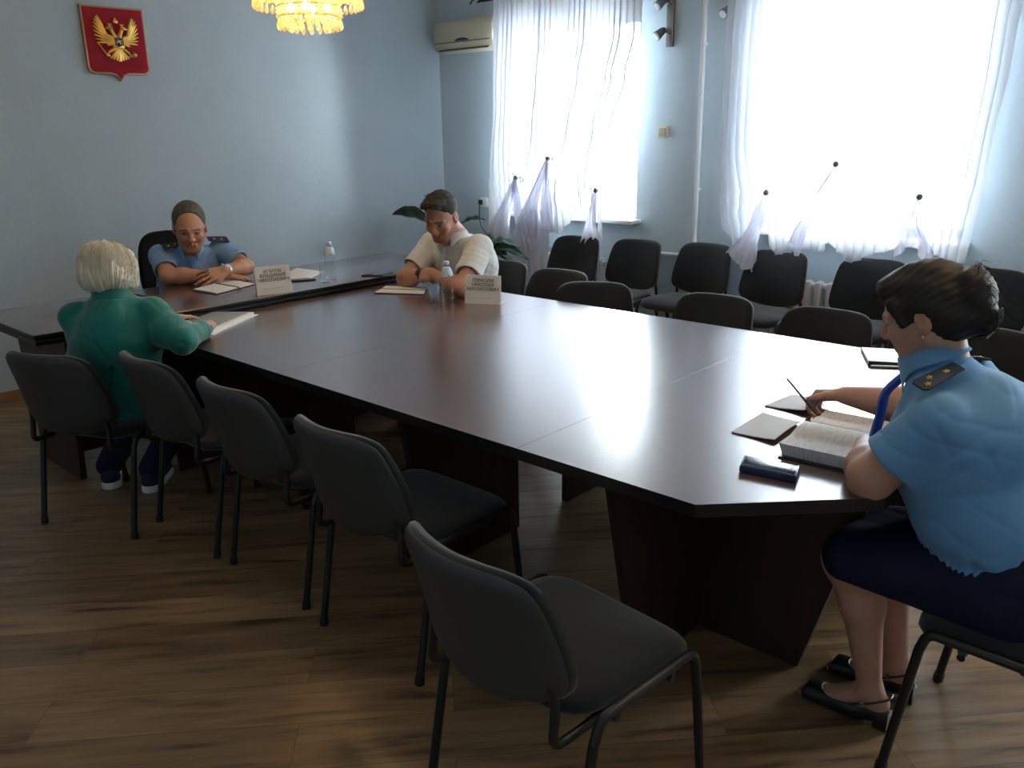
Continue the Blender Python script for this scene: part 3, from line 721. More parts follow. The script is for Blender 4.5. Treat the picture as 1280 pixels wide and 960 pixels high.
# paper and phone on the cross table
Q = [(2.80, 4.50), (2.88, 4.285), (3.119, 4.452), (3.10, 4.72)]
tag(slab('paper_sheet', Q, CZ + .0005, CZ + .004, M['paper']), 'blank white paper stack on the cross table, behind the bottle and glass', 'paper')
def phone(Q, z, label, th=.009, case=None):
    n_, q = centered('mobile_phone', Q, z, label, 'phone')
    slab('case', q, .0005, th, case or M['black'], n_, .003); slab('screen', shrink(q, .93), th - .001, th + .0006, M['screen'], n_, .0003); return n_
phone([(2.768, 4.36), (2.788, 4.285), (2.905, 4.235), (2.90, 4.31)], CZ, 'black phone lying partly behind the officer\'s name card')
phone([(3.154, 4.116), (3.206, 4.070), (3.320, 4.160), (3.270, 4.205)], CZ, 'black phone on the cross table, the farther of two lying together')
phone([(3.190, 4.055), (3.235, 4.010), (3.355, 4.050), (3.315, 4.098)], CZ, 'black phone on the cross table, the nearer of two lying together')
# man's notebook
Q = [(2.997, 3.80), (3.141, 3.532), (3.291, 3.662), (3.17, 3.908)]
n_, q = centered('open_notebook', Q, TZ, 'open notebook with pinkish pages on the long table, in front of the man in white', 'notebook')
slab('cover', q, 0, .004, M['black'], n_); m0 = Vector(q[0]).lerp(Vector(q[3]), .5); m1 = Vector(q[1]).lerp(Vector(q[2]), .5)
slab('page_block', shrink([q[0], q[1], tuple(m1), tuple(m0)], .965), .004, .010, M['paper'], n_); slab('page_block', shrink([tuple(m0), tuple(m1), q[2], q[3]], .965), .004, .009, M['paper'], n_)
MB().tube([(m0.x, m0.y, .0095), (m1.x, m1.y, .0095)], .003, 6).build('spine', M['black'], n_)
# magazine of the woman
Q = [(1.86, 3.60), (1.935, 3.655), (2.235, 3.835), (2.12, 4.0), (1.80, 3.86)]
n_, q = centered('magazine', Q, TZ, 'thick grey-covered magazine under the hands of the white-haired woman', 'magazine')
slab('page_block', q, 0, .016, M['paper'], n_); slab('cover', shrink(q, .94, -.012, .012), .016, .0185, mat('grey print', (.30, .33, .33), .45), n_)
slab('bottom_page', shrink(q, 1.03, .012, -.012), 0, .002, M['paper'], n_)
# white notebook with pens at the window side
Q = [(3.440, 1.180), (3.235, 1.075), (3.335, .86), (3.54, .965)]
n_, q = centered('notepad', Q, TZ, 'white notepad with a black spine at the window-side edge of the long table', 'notepad')
slab('page_block', q, .0005, .012, M['paper'], n_); slab('cover', shrink(q, .985), .012, .0135, mat('pale cover', (.66, .70, .72), .35), n_)
MB().box((0, 0, 0), (.235, .012, .016)).build('spine_clip', M['black'], n_); n_.children[-1].location = ((q[1][0] + q[2][0]) / 2, (q[1][1] + q[2][1]) / 2, .009); n_.children[-1].rotation_euler = (0, 0, math.atan2(q[2][1] - q[1][1], q[2][0] - q[1][0]))
def pen(a, b, label, m_, name='pen', rad=.0048):
    a, b = Vector(a), Vector(b); c_ = (a + b) / 2; root = empty(name, c_, label=label, cat='pen'); a -= c_; b -= c_
    MB().tube([a, a.lerp(b, .03), a.lerp(b, .88)], [rad * .7, rad, rad], 10).build('barrel', m_, root); MB().tube([a.lerp(b, .88), b], [rad * .95, .0008], 10).build('tip', M['black'], root)
    return root
pen((3.205, 1.055, TZ + .006), (3.30, .90, TZ + .006), 'silver and black pen lying beside the white notepad', mat('silver pen', (.45, .47, .50), .3, .8))
# two folded sheets
def bentsheet(name, Q, z, label, curl, m_):
    """four corners, fold ridge between the first two and last two corners lifted by curl"""
    N = 14; vs = []; fs = []; A, B, Cc, D = [Vector(p) for p in Q]
    for lay in (0, 1):
        for j in range(N + 1):
            for i in range(N + 1):
                s, t = i / N, j / N; p = (A * (1 - s) + B * s) * (1 - t) + (D * (1 - s) + Cc * s) * t
                vs.append((p.x, p.y, z + .001 + (.003 if lay else 0) + curl * (t ** 2) * (.5 + .5 * s) + .004 * math.sin(s * 3.1) * t))
    W = N + 1
    for lay in (0, 1):
        for j in range(N):
            for i in range(N):
                a = lay * W * W + j * W + i; f_ = (a, a + 1, a + W + 1, a + W); fs.append(f_ if lay else f_[::-1])
    for k in range(N):
        for (a, b) in ((k, k + 1), ((N) * W + k + 1, N * W + k), (k * W + W, k * W), (k * W + N, k * W + W + N)): fs.append((a, b, b + W * W, a + W * W))
    return tag(MB().add(vs, fs).build(name, m_), label, 'paper')
M['greypaper'] = mat('grey paper', (.48, .48, .50), .6)
bentsheet('folded_leaflet', [(2.688, 1.136), (2.516, 1.154), (2.521, 1.02), (2.692, 1.02)], TZ, 'folded grey leaflet under the hand that holds the pen', .012, M['greypaper'])
bentsheet('folded_leaflet', [(2.444, 1.126), (2.218, 1.118), (2.219, .979), (2.425, .991)], TZ, 'folded grey leaflet between the blue phone and the leaflet under her hand', .008, M['greypaper'])
phone([(1.957, .956), (2.032, .98), (2.061, .831), (1.982, .806)], TZ, 'thick blue-cased phone near the chamfered corner of the long table', .020, mat('blue case', (.01, .03, .12), .3))
# thick open book
bk = empty('open_book', (2.30, .80, TZ), math.radians(0), 'thick open ledger book with written pages in front of the uniformed woman', 'book')
def page_block(x0, x1, y0, y1, h0, h1, sgn):
    """cross-section along x: from spine x0 (height h0) to fore-edge x1"""
    N = 16; vs = []; fs = []
    for y in (y0, y1):
        for i in range(N + 1):
            t = i / N; z = h1 + (h0 - h1) * (1 - t) ** 2.2 + .010 * math.sin(min(1, t * 1.6) * PI) ; z = .004 + z * min(1, .25 + t * 7)
            vs.append((x0 + (x1 - x0) * t, y + .012 * (y > 0) * t, z))
        vs.append((x1 - sgn * .006, y, .004)); vs.append((x0, y, .004))
    n = N + 3
    for k in range(n): k2 = (k + 1) % n; fs.append((k, k2, n + k2, n + k))
    fs += [tuple(range(n))[::-1], tuple(range(n, 2 * n))]
    return MB().add(vs, fs)
m = mat('written page', (.72, .71, .70), .7); vary(m, (.60, .60, .63), (.74, .73, .72), 34, 6, (1.0, 3.2, 1), .36, .56); M['page'] = m
page_block(0, -.205, -.155, .135, .050, .036, -1).build('left_pages', M['page'], bk)
page_block(0, .20, -.155, .135, .030, .022, 1).build('right_pages', M['page'], bk)
MB().box((-.003, -.010, .0025), (.425, .305, .004)).build('cover', M['black'], bk, False)
bk.location = (2.345, .795, TZ); bk.rotation_euler = (0, 0, math.radians(4))

# plant in the corner
pt = empty('potted_plant', (5.02, 5.12, 0), label='leafy green potted plant in the corner behind the man in white', cat='plant')
MB().lathe([(.001, 0), (.13, 0), (.15, .04), (.18, .30), (.19, .31), (.17, .31), (.165, .28), (.001, .28)], 28).build('pot', mat('clay pot', (.25, .13, .08), .7), pt)
M['leaf'] = mat('leaf', (.02, .07, .03), .35); vary(M['leaf'], (.014, .045, .022), (.035, .09, .045), 9, 4)
def leaf(base, tip, w, droop, parent, tw=0.):
    base, tip = Vector(base), Vector(tip); N = 14; vs = []; fs = []
    d = tip - base; side = d.cross(Vector((0, 0, 1))).normalized(); side = Matrix.Rotation(tw, 3, d.normalized()) @ side; up = side.cross(d).normalized()
    for i in range(N + 1):
        t = i / N; c_ = base + d * t + Vector((0, 0, 1)) * droop * math.sin(t * PI); ww = w * (math.sin(PI * min(1, t ** .8)) ** .75) * (1 - .25 * t) + .002
        for k in (-1, -.5, 0, .5, 1):
            vs.append(c_ + side * k * ww + up * (abs(k) * ww * .28 + .006 * math.sin(t * 22 + k)))
    for i in range(N):
        for k in range(4): a = i * 5 + k; fs.append((a, a + 1, a + 6, a + 5))
    m_ = MB().add(vs, fs); o = m_.build('leaf', M['leaf'], parent); md = o.modifiers.new('s', 'SOLIDIFY'); md.thickness = .0015; return o
st = MB(); rs = random.Random(5)
def on(px_, py_, pz_): return (px_ - 5.02, py_ - 5.12, pz_)
specs = [((4.9, 5.3, .86), (4.93, 5.92, .93), .095, .05, .9), ((5.05, 5.25, .84), (5.05, 5.36, .93), .05, .02, 0), ((5.1, 5.3, .8), (5.2, 5.02, .91), .06, .05, .3),
         ((5.0, 4.9, .72), (4.98, 4.42, .74), .065, .05, .2), ((5.0, 4.85, .66), (5.0, 4.36, .65), .07, .07, .5), ((4.95, 4.85, .60), (4.95, 4.40, .58), .07, .08, -.2), ((4.95, 4.9, .74), (4.85, 4.60, .82), .06, .03, .3), ((4.95, 4.85, .62), (4.8, 4.45, .52), .065, .07, .3), ((5.0, 4.85, .70), (5.0, 4.55, .60), .06, .06, .6),
         ((5.1, 5.3, .50), (5.35, 5.6, .60), .07, .05, 0)]
for b_, t_, w_, dr, tw in specs:
    st.tube(curve_pts([(rs.uniform(-.03, .03), rs.uniform(-.03, .03), .27), ((b_[0] - 5.02) * .35, (b_[1] - 5.12) * .35, b_[2] * .72), on(*b_)], 6), .007, 6)
    leaf(on(*b_), on(*t_), w_, dr, pt, tw)
st.build('stem', mat('stem', (.05, .10, .03), .6), pt)

# ------------------------------------------------------------------ figures: implicit surfaces meshed into one continuous skin
A_ = lambda *p: np.array(p, np.float32)
def nrm(v): v = np.asarray(v, float); return v / np.linalg.norm(v)
def basis(fwd, up):
    f_ = nrm(fwd); r_ = nrm(np.cross(f_, up)); return np.array([r_, f_, np.cross(r_, f_)])      # rows: right, forward, up

class Body:
    def __init__(s, h): s.h = h; s.ops = []
    def first(s, n0): s.ops = s.ops[n0:] + s.ops[:n0]
    def _a(s, fn, lo, hi, k, mode): s.ops.append((fn, np.array(lo, float), np.array(hi, float), k, mode)); return s
    def cone(s, a, b, ra, rb, k=.02, mode='u', flat=None, caps=False):
        """tapered capsule; flat=(axis, factor): squeezed along axis; caps: flat ends"""
        a = np.asarray(a, float); b = np.asarray(b, float); R = max(ra, rb)
        if flat is not None: ax = nrm(flat[0]); fc = flat[1]
        def fn(P, a=a, b=b):
            q = P - a; ba = b - a; L2 = max(ba @ ba, 1e-9); t = (q @ ba) / L2; tc = np.clip(t, 0, 1)
            d = q - tc[..., None] * ba
            if flat is not None: d = d + (d @ ax)[..., None] * ax * (1 / fc - 1)
            l = np.sqrt((d * d).sum(-1)) - (ra + (rb - ra) * tc)
            if flat is not None: l = l * min(1, fc)
            if caps:
                L = math.sqrt(L2); d0 = q - t[..., None] * ba
                if flat is not None: d0 = d0 + (d0 @ ax)[..., None] * ax * (1 / fc - 1)
                l = np.sqrt((d0 * d0).sum(-1)) - (ra + (rb - ra) * np.clip(t, -.2, 1.2)); l = np.maximum(l, np.maximum(-t, t - 1) * L)
            return l
        g = R * (max(1, flat[1]) if flat is not None else 1) + .01
        return s._a(fn, np.minimum(a, b) - g, np.maximum(a, b) + g, k, mode)
    def ell(s, c, rad, B=None, k=.02, mode='u'):
        c = np.asarray(c, float); rad = np.asarray(rad, float); B = np.eye(3) if B is None else B
        def fn(P):
            q = (P - c) @ B.T; k0 = np.sqrt(((q / rad) ** 2).sum(-1)); k1 = np.sqrt(((q / rad ** 2) ** 2).sum(-1)); return k0 * (k0 - 1) / np.maximum(k1, 1e-6)
        g = rad.max() + .01; return s._a(fn, c - g, c + g, k, mode)
    def box(s, c, hd, B=None, k=.01, mode='u', rd=.005):
        c = np.asarray(c, float); hd = np.asarray(hd, float) - rd; B = np.eye(3) if B is None else B
        def fn(P):
            q = np.abs((P - c) @ B.T) - hd; return np.sqrt((np.maximum(q, 0) ** 2).sum(-1)) + np.minimum(q.max(-1), 0) - rd
        g = np.linalg.norm(hd) + .02; return s._a(fn, c - g, c + g, k, mode)
    def plane(s, p, n_, k=.006, lo=None, hi=None):
        """cut away the side n_ points to (within lo..hi)"""
        p = np.asarray(p, float); n_ = nrm(n_)
        return s._a(lambda P: -((P - p) @ n_), p - 3 if lo is None else lo, p + 3 if hi is None else hi, k, 's')
    def field(s, noise=None):
        h = s.h; us = [o for o in s.ops if o[4] == 'u']; lo = np.min([o[1] for o in us], 0) - 3 * h; hi = np.max([o[2] for o in us], 0) + 3 * h
        n = np.ceil((hi - lo) / h).astype(int) + 1; ax = [(lo[i] + h * np.arange(n[i])).astype(np.float32) for i in range(3)]
        D = np.full(n, .5, np.float32)
        for fn, a, b, k, mode in s.ops:
            m_ = k + 2 * h; i0 = np.clip(np.floor((a - m_ - lo) / h).astype(int), 0, n); i1 = np.clip(np.ceil((b + m_ - lo) / h).astype(int) + 1, 0, n)
            if (i1 <= i0).any(): continue
            sl = tuple(slice(i0[j], i1[j]) for j in range(3))
            P = np.stack(np.meshgrid(*[ax[j][sl[j]] for j in range(3)], indexing='ij'), -1)
            d = fn(P).astype(np.float32); X = D[sl]
            if mode == 'u':
                hh = np.clip(.5 + .5 * (X - d) / max(k, 1e-5), 0, 1); D[sl] = X * (1 - hh) + d * hh - k * hh * (1 - hh)
            else:
                d = -d; hh = np.clip(.5 - .5 * (X - d) / max(k, 1e-5), 0, 1); D[sl] = X * (1 - hh) + d * hh + k * hh * (1 - hh)
        if noise is not None:
            idx = np.argwhere(np.abs(D) < .035); P = lo + idx * h; D[tuple(idx.T)] += noise(P).astype(np.float32)
        return D, lo
    def mesh(s, name, m, parent=None, noise=None, color=None, post=None):
        D, lo = s.field(noise); h = s.h
        sg = D < 0; n = np.array(D.shape) - 1
        c = np.zeros(n, np.int8)
        for dx in (0, 1):
            for dy in (0, 1):
                for dz in (0, 1): c += sg[dx:dx + n[0], dy:dy + n[1], dz:dz + n[2]]
        act = (c > 0) & (c < 8); ijk = np.argwhere(act); vid = np.full(n, -1, np.int32); vid[act] = np.arange(len(ijk))
        acc = np.zeros((len(ijk), 3)); cnt = np.zeros(len(ijk)); co_ = [(a, b, e) for a in (0, 1) for b in (0, 1) for e in (0, 1)]
        for p0 in co_:
            for j in range(3):
                if p0[j]: continue
                p1 = list(p0); p1[j] = 1
                v0 = D[tuple((ijk + p0).T)]; v1 = D[tuple((ijk + p1).T)]; cr = (v0 < 0) != (v1 < 0)
                t = np.where(cr, v0 / np.where(cr, v0 - v1, 1), 0); q = np.tile(np.array(p0, float), (len(ijk), 1)); q[:, j] = t
                acc[cr] += q[cr]; cnt[cr] += 1
        V = lo + (ijk + acc / cnt[:, None]) * h
        F = []
        for j in range(3):
            e = [slice(1, -1)] * 3; e[j] = slice(0, -1); a = sg[tuple(e)]; e2 = list(e); e2[j] = slice(1, None); b = sg[tuple(e2)]
            for s0, s1 in ((True, False), (False, True)):
                id_ = np.argwhere((a == s0) & (b == s1)); off = [1, 1, 1]; off[j] = 0; id_ = id_ + off; u_, w_ = [(1, 2), (2, 0), (0, 1)][j]
                quad = []
                for du, dw in ((0, 0), (1, 0), (1, 1), (0, 1)):
                    q = id_.copy(); q[:, u_] -= du; q[:, w_] -= dw; quad.append(vid[tuple(q.T)])
                q = np.stack(quad, 1); F.append(q if s0 else q[:, ::-1])
        F = np.concatenate(F); F = F[(F >= 0).all(1)]
        if post is not None: V = post(V)
        me = bpy.data.meshes.new(name); me.vertices.add(len(V)); me.vertices.foreach_set('co', V.astype(np.float32).ravel())
        me.loops.add(len(F) * 4); me.loops.foreach_set('vertex_index', F.ravel().astype(np.int32))
        me.polygons.add(len(F)); me.polygons.foreach_set('loop_start', np.arange(0, len(F) * 4, 4, dtype=np.int32)); me.polygons.foreach_set('loop_total', np.full(len(F), 4, np.int32))
        me.update(calc_edges=True); me.validate()
        if color is not None:
            at_ = me.color_attributes.new('Col', 'FLOAT_COLOR', 'POINT'); cc = np.ones((len(V), 4), np.float32); cc[:, :3] = color(V); at_.data.foreach_set('color', cc.ravel())
        return link(name, me, m, parent)

def vcol(name, rough=.5, sss=0., **k):
    m = mat(name, (.5, .5, .5), rough, **k); n, l, b = nodes(m); a = n.new('ShaderNodeAttribute'); a.attribute_name = 'Col'; l.new(a.outputs['Color'], b.inputs['Base Color'])
    if sss: b.inputs['Subsurface Weight'].default_value = sss; b.inputs['Subsurface Radius'].default_value = (.012, .004, .002); b.inputs['Subsurface Scale'].default_value = 1
    return m
M['skin'] = bump(vcol('skin', .5), 260, .12, .0008)

def waves(seed, freqs, amp, aniso=None, ridged=True):
    """cloth creases: ridged sines along a few directions"""
    rs = np.random.RandomState(seed); W = []
    for f_ in freqs:
        d = rs.normal(size=3); d /= np.linalg.norm(d)
        if aniso is not None: d = nrm(d * aniso)
        W.append((d * f_ * 6.283, rs.uniform(0, 6.28), rs.normal(size=3) * f_ * 2.2, rs.uniform(0, 6.28)))
    def fn(P):
        o = 0
        for w_, p_, w2, p2 in W:
            v = np.sin(P @ w_ + p_ + 1.6 * np.sin(P @ w2 + p2)); o = o + ((1 - np.abs(v)) ** 2 - .33 if ridged else v) * (.5 + .5 * np.sin(P @ w2 * .7 + p_))
        return amp * o / math.sqrt(len(W))
    return fn

def head(B, c, F, s=1., fem=False, neck_to=None, neck_r=.056, chub=0.):
    """F rows: right, forward, up. c: centre of the skull between the ears"""
    P = lambda x, y, z: np.asarray(c, float) + s * (x * F[0] + y * F[1] + z * F[2])
    e = lambda x, y, z, r_, k=.015, mode='u': B.ell(P(x, y, z), np.array(r_) * s, F, k * s, mode)
    q = lambda a, b, ra, rb, k=.008, mode='u': B.cone(P(*a), P(*b), ra * s, rb * s, k * s, mode)
    j = .93 if fem else 1
    e(0, -.012, .034, (.074, .094, .088)); e(0, .030, .010, (.062, .062, .075), .03)
    e(0, .034, -.045, (.054 * j + chub, .058, .066), .025); e(0, .062, -.092, (.026 * j + chub * .5, .024, .022), .025)
    for x in (-1, 1):
        q((x * .050, .0, -.045), (x * .024, .062, -.094), .020 + chub * .6, .016, .025)
        e(x * .036, .068, -.022, (.026 + chub * .5, .022, .024), .02)
        q((x * .012, .092, .024), (x * .046, .074, .022), .0105, .009, .012)           # brow ridge
        e(x * .031, .098, .004, (.017, .016, .011), .010, 's'); e(x * .031, .0765, .004, (.0145, .0145, .0135), .002)   # socket, eyeball
        q((x * .018, .092, .0115), (x * .045, .084, .0085), .0035, .003, .004)          # upper lid
        q((x * .020, .090, -.006), (x * .043, .083, -.005), .0028, .0028, .006)
        e(x * .012, .100, -.029, (.0095, .010, .0075), .006)                           # nostril wings
        e(x * .078, -.010, -.002, (.009, .020, .032), .006); e(x * .086, -.004, .002, (.006, .010, .018), .005, 's'); q((x * .074, -.002, -.030), (x * .078, -.006, -.022), .007, .007, .006)
    q((0, .090, .018), (0, .110, -.022), .0085 * j, .0125 * j, .010); e(0, .108, -.028, (.010, .011, .008), .006)
    q((0, .092, -.036), (0, .096, -.050), .006, .006, .01)
    q((-.019, .0855, -.0575), (.019, .0855, -.0575), .0062, .0062, .006); q((-.016, .085, -.067), (.016, .085, -.067), .0072, .0072, .008)
    B.cone(P(-.024, .096, -.0625), P(.024, .096, -.0625), .0016 * s, .0016 * s, .003, 's')
    if neck_to is not None:
        B.cone(P(0, -.022, -.045), neck_to, neck_r * s, neck_r * s * 1.12, .03); B.cone(P(0, .028, -.080), np.asarray(neck_to) + F[1] * .03, .030 * s, .045 * s, .03)
    return P

def face_color(c, F, s, skin=(.50, .27, .18), lips=(.36, .145, .11), brow=(.05, .04, .035), beard=0., nails=None):
    skin = np.array(skin); c = np.asarray(c, float)
    def fn(V):
        q = (V - c) @ F.T / s; x, y, z = q.T; X = np.abs(x); col = np.tile(skin, (len(V), 1)).astype(float)
        n_ = .5 + .5 * np.sin(V @ np.array([31., 17, 23])) * np.sin(V @ np.array([13., -29, 19])); col *= (.94 + .10 * n_)[:, None]
        def mixin(w, cc): nonlocal col; w = np.clip(w, 0, 1)[:, None]; col = col * (1 - w) + np.array(cc) * w
        fr = (y > .02) & (np.abs(z) < .13) & (y < .14) & (X < .07)
        ck = np.exp(-(((X - .038) / .02) ** 2 + ((z + .028) / .02) ** 2)) * fr; mixin(ck * .35, skin * np.array([1.12, .72, .66]))
        mixin(np.exp(-((x / .013) ** 2 + ((z + .027) / .012) ** 2)) * fr * .35, skin * np.array([1.1, .70, .62]))
        if beard: mixin(((z < -.034) & (y > -.01) & (np.abs(z) < .12) & (X < .08)) * beard * np.clip((-.034 - z) / .02, 0, 1), skin * .52)
        lp = ((np.abs(z + .0625) < .0115 - .0085 * (X / .025) ** 2) & (X < .025) & (y > .083)) * fr; mixin(lp * .6, lips)
        bz = .0265 - .006 * np.clip((X - .03) / .02, 0, 1); mixin((np.abs(z - bz) < .0042) * (X > .012) * (X < .050) * (y > .06) * fr * .85, brow)
        ey = ((X - .031) / .0125) ** 2 + ((z - .004) / .0062) ** 2; sk = (y > .074) & fr
        mixin((ey < 1) * sk * 1., (.34, .29, .26)); mixin((((X - .031) ** 2 + (z - .004) ** 2) < .0052 ** 2) * sk, (.03, .02, .015)); mixin(((ey > .85) & (ey < 1.5) & (z > .004)) * sk * .9, (.05, .03, .03))
        mixin(((ey > 1) & (ey < 3.2)) * sk * .22, skin * .55)
        return col
    return fn

def hand(B, w, d, up, s=1., curl=(30, 32, 34, 38), side=1, thumb=(55, 20), spread=6., k=.005):
    """w wrist, d forward, up back-of-hand; side=+1: thumb towards d x up"""
    d = nrm(d); lat = nrm(np.cross(d, up)) * side; up = nrm(np.cross(lat, d)) * side if side > 0 else nrm(np.cross(d, lat)); up = up if np.dot(up, up) else up
    w = np.asarray(w, float); L = .085 * s; bases = []
    offs = (.030, .010, -.010, -.028); lens = ((.040, .024, .019), (.044, .028, .020), (.041, .026, .020), (.032, .019, .017)); rr = (.0090, .0092, .0088, .0078)
    for i, o in enumerate(offs):
        b = w + d * L * (1 - .10 * abs(i - 1) / 2) + lat * o * s; B.cone(w + lat * o * .55 * s, b, .0135 * s, .0115 * s, .012); bases.append(b)
    B.cone(w + lat * .020 * s + d * .02 * s - up * .006 * s, w + lat * .022 * s + d * .055 * s - up * .006 * s, .016 * s, .012 * s, .012)
    tips = []
    for i, b in enumerate(bases):
        a0 = math.radians(spread * (1.2 - i) * -1); dd = nrm(d * math.cos(a0) - lat * math.sin(a0)); ang = 0; p = b; c_ = curl[i] if isinstance(curl[i], (tuple, list)) else (curl[i],) * 3
        for j, l_ in enumerate(lens[i]):
            ang += math.radians(c_[j]); v = dd * math.cos(ang) - up * math.sin(ang); p2 = p + v * l_ * s; r0 = rr[i] * s * (1 - .10 * j); B.cone(p, p2, r0, r0 * .92, k); p = p2
        tips.append(p)
    ta, tb = [math.radians(t) for t in thumb]; p = w + lat * .022 * s + d * .018 * s - up * .004 * s
    v = nrm(d * math.cos(ta) + lat * math.sin(ta) - up * .25); p2 = p + v * .040 * s; B.cone(p, p2, .0145 * s, .0115 * s, .008)
    v = nrm(d * math.cos(ta - tb) + lat * math.sin(ta - tb) - up * .30); p3 = p2 + v * .032 * s; B.cone(p2, p3, .0112 * s, .0100 * s, k)
    v = nrm(d * math.cos(ta - 2 * tb) + lat * math.sin(ta - 2 * tb) - up * .30); p4 = p3 + v * .024 * s; B.cone(p3, p4, .0100 * s, .0082 * s, k); tips.append(p4)
    return tips

def limb(B, a, b, c, ra, rb, rc, k=.02, bulge=1.):
    a, b, c = [np.asarray(t, float) for t in (a, b, c)]
    B.cone(a, b, ra, rb, k); m_ = b + (c - b) * .3; B.cone(b, m_, rb, rb * 1.03 * bulge, k); B.cone(m_, c, rb * 1.0 * bulge, rc, k)

def star(parent, c, n_, xdir, r_, m, name='star'):
    """small five-pointed star badge lying on a surface with normal n_"""
    c = Vector(c); n_ = Vector(n_).normalized(); x = Vector(xdir); x = (x - n_ * x.dot(n_)).normalized(); y = n_.cross(x); vs = []
    for k in range(10): a = PI / 2 + PI * k / 5; q = r_ * (1 if k % 2 == 0 else .45); vs.append(c + x * q * math.cos(a) + y * q * math.sin(a))
    vs2 = [v + n_ * .001 for v in vs]; m_ = MB(); m_.add(vs + [c + n_ * .004], [(k, (k + 1) % 10, 10) for k in range(10)] + [tuple(range(10))[::-1]])
    return m_.build(name, m, parent)

def epaulette(parent, a, b, nrm_, wd, m, stars=((.3, 0), (.6, 0)), th=.006, r_=.011):
    a, b, n_ = Vector(a), Vector(b), Vector(nrm_).normalized(); d = (b - a); L_ = d.length; x = d.normalized(); y = n_.cross(x).normalized(); n_ = x.cross(y); R_ = Matrix((x, y, n_)).transposed().to_4x4(); R_.translation = a
    N = 12; out = [(0, -wd * .42), (0, wd * .42)]; out = [(0, wd * .36), (0, -wd * .36), (L_ * .92, -wd / 2), (L_, -wd / 2 + .008), (L_, wd / 2 - .008), (L_ * .92, wd / 2)][::-1]
    o = MB().prism(out, 0, th, .0018, M=R_).build('epaulette', m, parent)
    for t, s_ in stars: star(o, a + x * L_ * t + y * s_ + n_ * th, n_, x, r_, M['gold'])
    return o

def root_person(loc, label):
    return empty('person', loc, label=label, cat='person')
def fin(root):
    """children were meshed in world space: keep them there"""
    bpy.context.view_layer.update(); inv = Matrix.Translation(-root.location)
    for c_ in root.children:
        if c_.type == 'MESH': c_.data.transform(inv)
        for g in c_.children:
            if g.type == 'MESH': g.data.transform(inv)

def cloth(name, col, rough=.85, sheen=.2, sc=420):
    return bump(mat(name, col, rough, spec=.25, Sheen_Weight=sheen), sc, .18, .0006)
M['uniform'] = cloth('light blue uniform cloth', (.19, .33, .56)); M['uniform2'] = cloth('blue blouse cloth', (.13, .31, .56)); M['royal'] = cloth('royal blue cloth', (.03, .09, .40))
M['whitecloth'] = cloth('off-white shirt cloth', (.68, .66, .64)); M['green'] = cloth('green jacket cloth', (.004, .175, .145), .55, .35); M['darktrouser'] = cloth('dark trousers', (.015, .017, .028)); M['navycloth'] = cloth('navy skirt cloth', (.010, .014, .040), sheen=0.)
M['epaul'] = mat('dark blue board', (.012, .014, .04), .6); M['leather'] = mat('black leather', (.01, .01, .012), .35); M['steelw'] = mat('steel', (.6, .6, .6), .25, .9)

def hair_mat(name, c1, c2, rough=.45, sheen=0.):
    m = mat(name, c1, rough, Sheen_Weight=sheen); vary(m, c1, c2, 60, 3, (1, 1, .12), .3, .7); return m

def collar(B_name, root, neck, F, r0, h_, m, up, gap=35, flare=.018, fall=.045, tilt=0.):
    """folded shirt collar: a band around the neck with points falling in front"""
    neck = np.asarray(neck, float); R_, Fw, U = F; vs = []; N = 40; rows = ((.012, -.030, 0), (0, h_, .000), (.004, h_ + .003, 0), (flare, -.002, fall), (flare + .003, -.006, fall), )
    mb = MB(); 
    for (dr, dz, fl) in rows:
        for k in range(N + 1):
            a = math.radians(gap * .5 + (360 - gap) * k / N); c_, s_ = math.cos(a), math.sin(a); fr = max(0, c_) ** 3      # a=0 is front
            p = neck + (R_ * s_ + Fw * c_) * (r0 + dr + (.010 * fr if dr else 0)) + U * (dz - fl * fr * 1.0 - .012 * max(0, c_)) ; vs.append(p)
    fs = []
    for j in range(len(rows) - 1):
        for k in range(N): a = j * (N + 1) + k; fs.append((a, a + 1, a + N + 2, a + N + 1))
    o = mb.add(vs, fs).build('collar', m, root, auto=False); md = o.modifiers.new('s', 'SOLIDIFY'); md.thickness = .002; return o

UP = np.array([0, 0, 1.])
def creases(B, lines, r=.009, k=.022):
    """pulled folds: shallow grooves pressed into the cloth along the given world lines"""
    for a, b in lines: B.cone(a, b, r, r * .45, k, 's')

def V3(*a): return np.array(a, float)

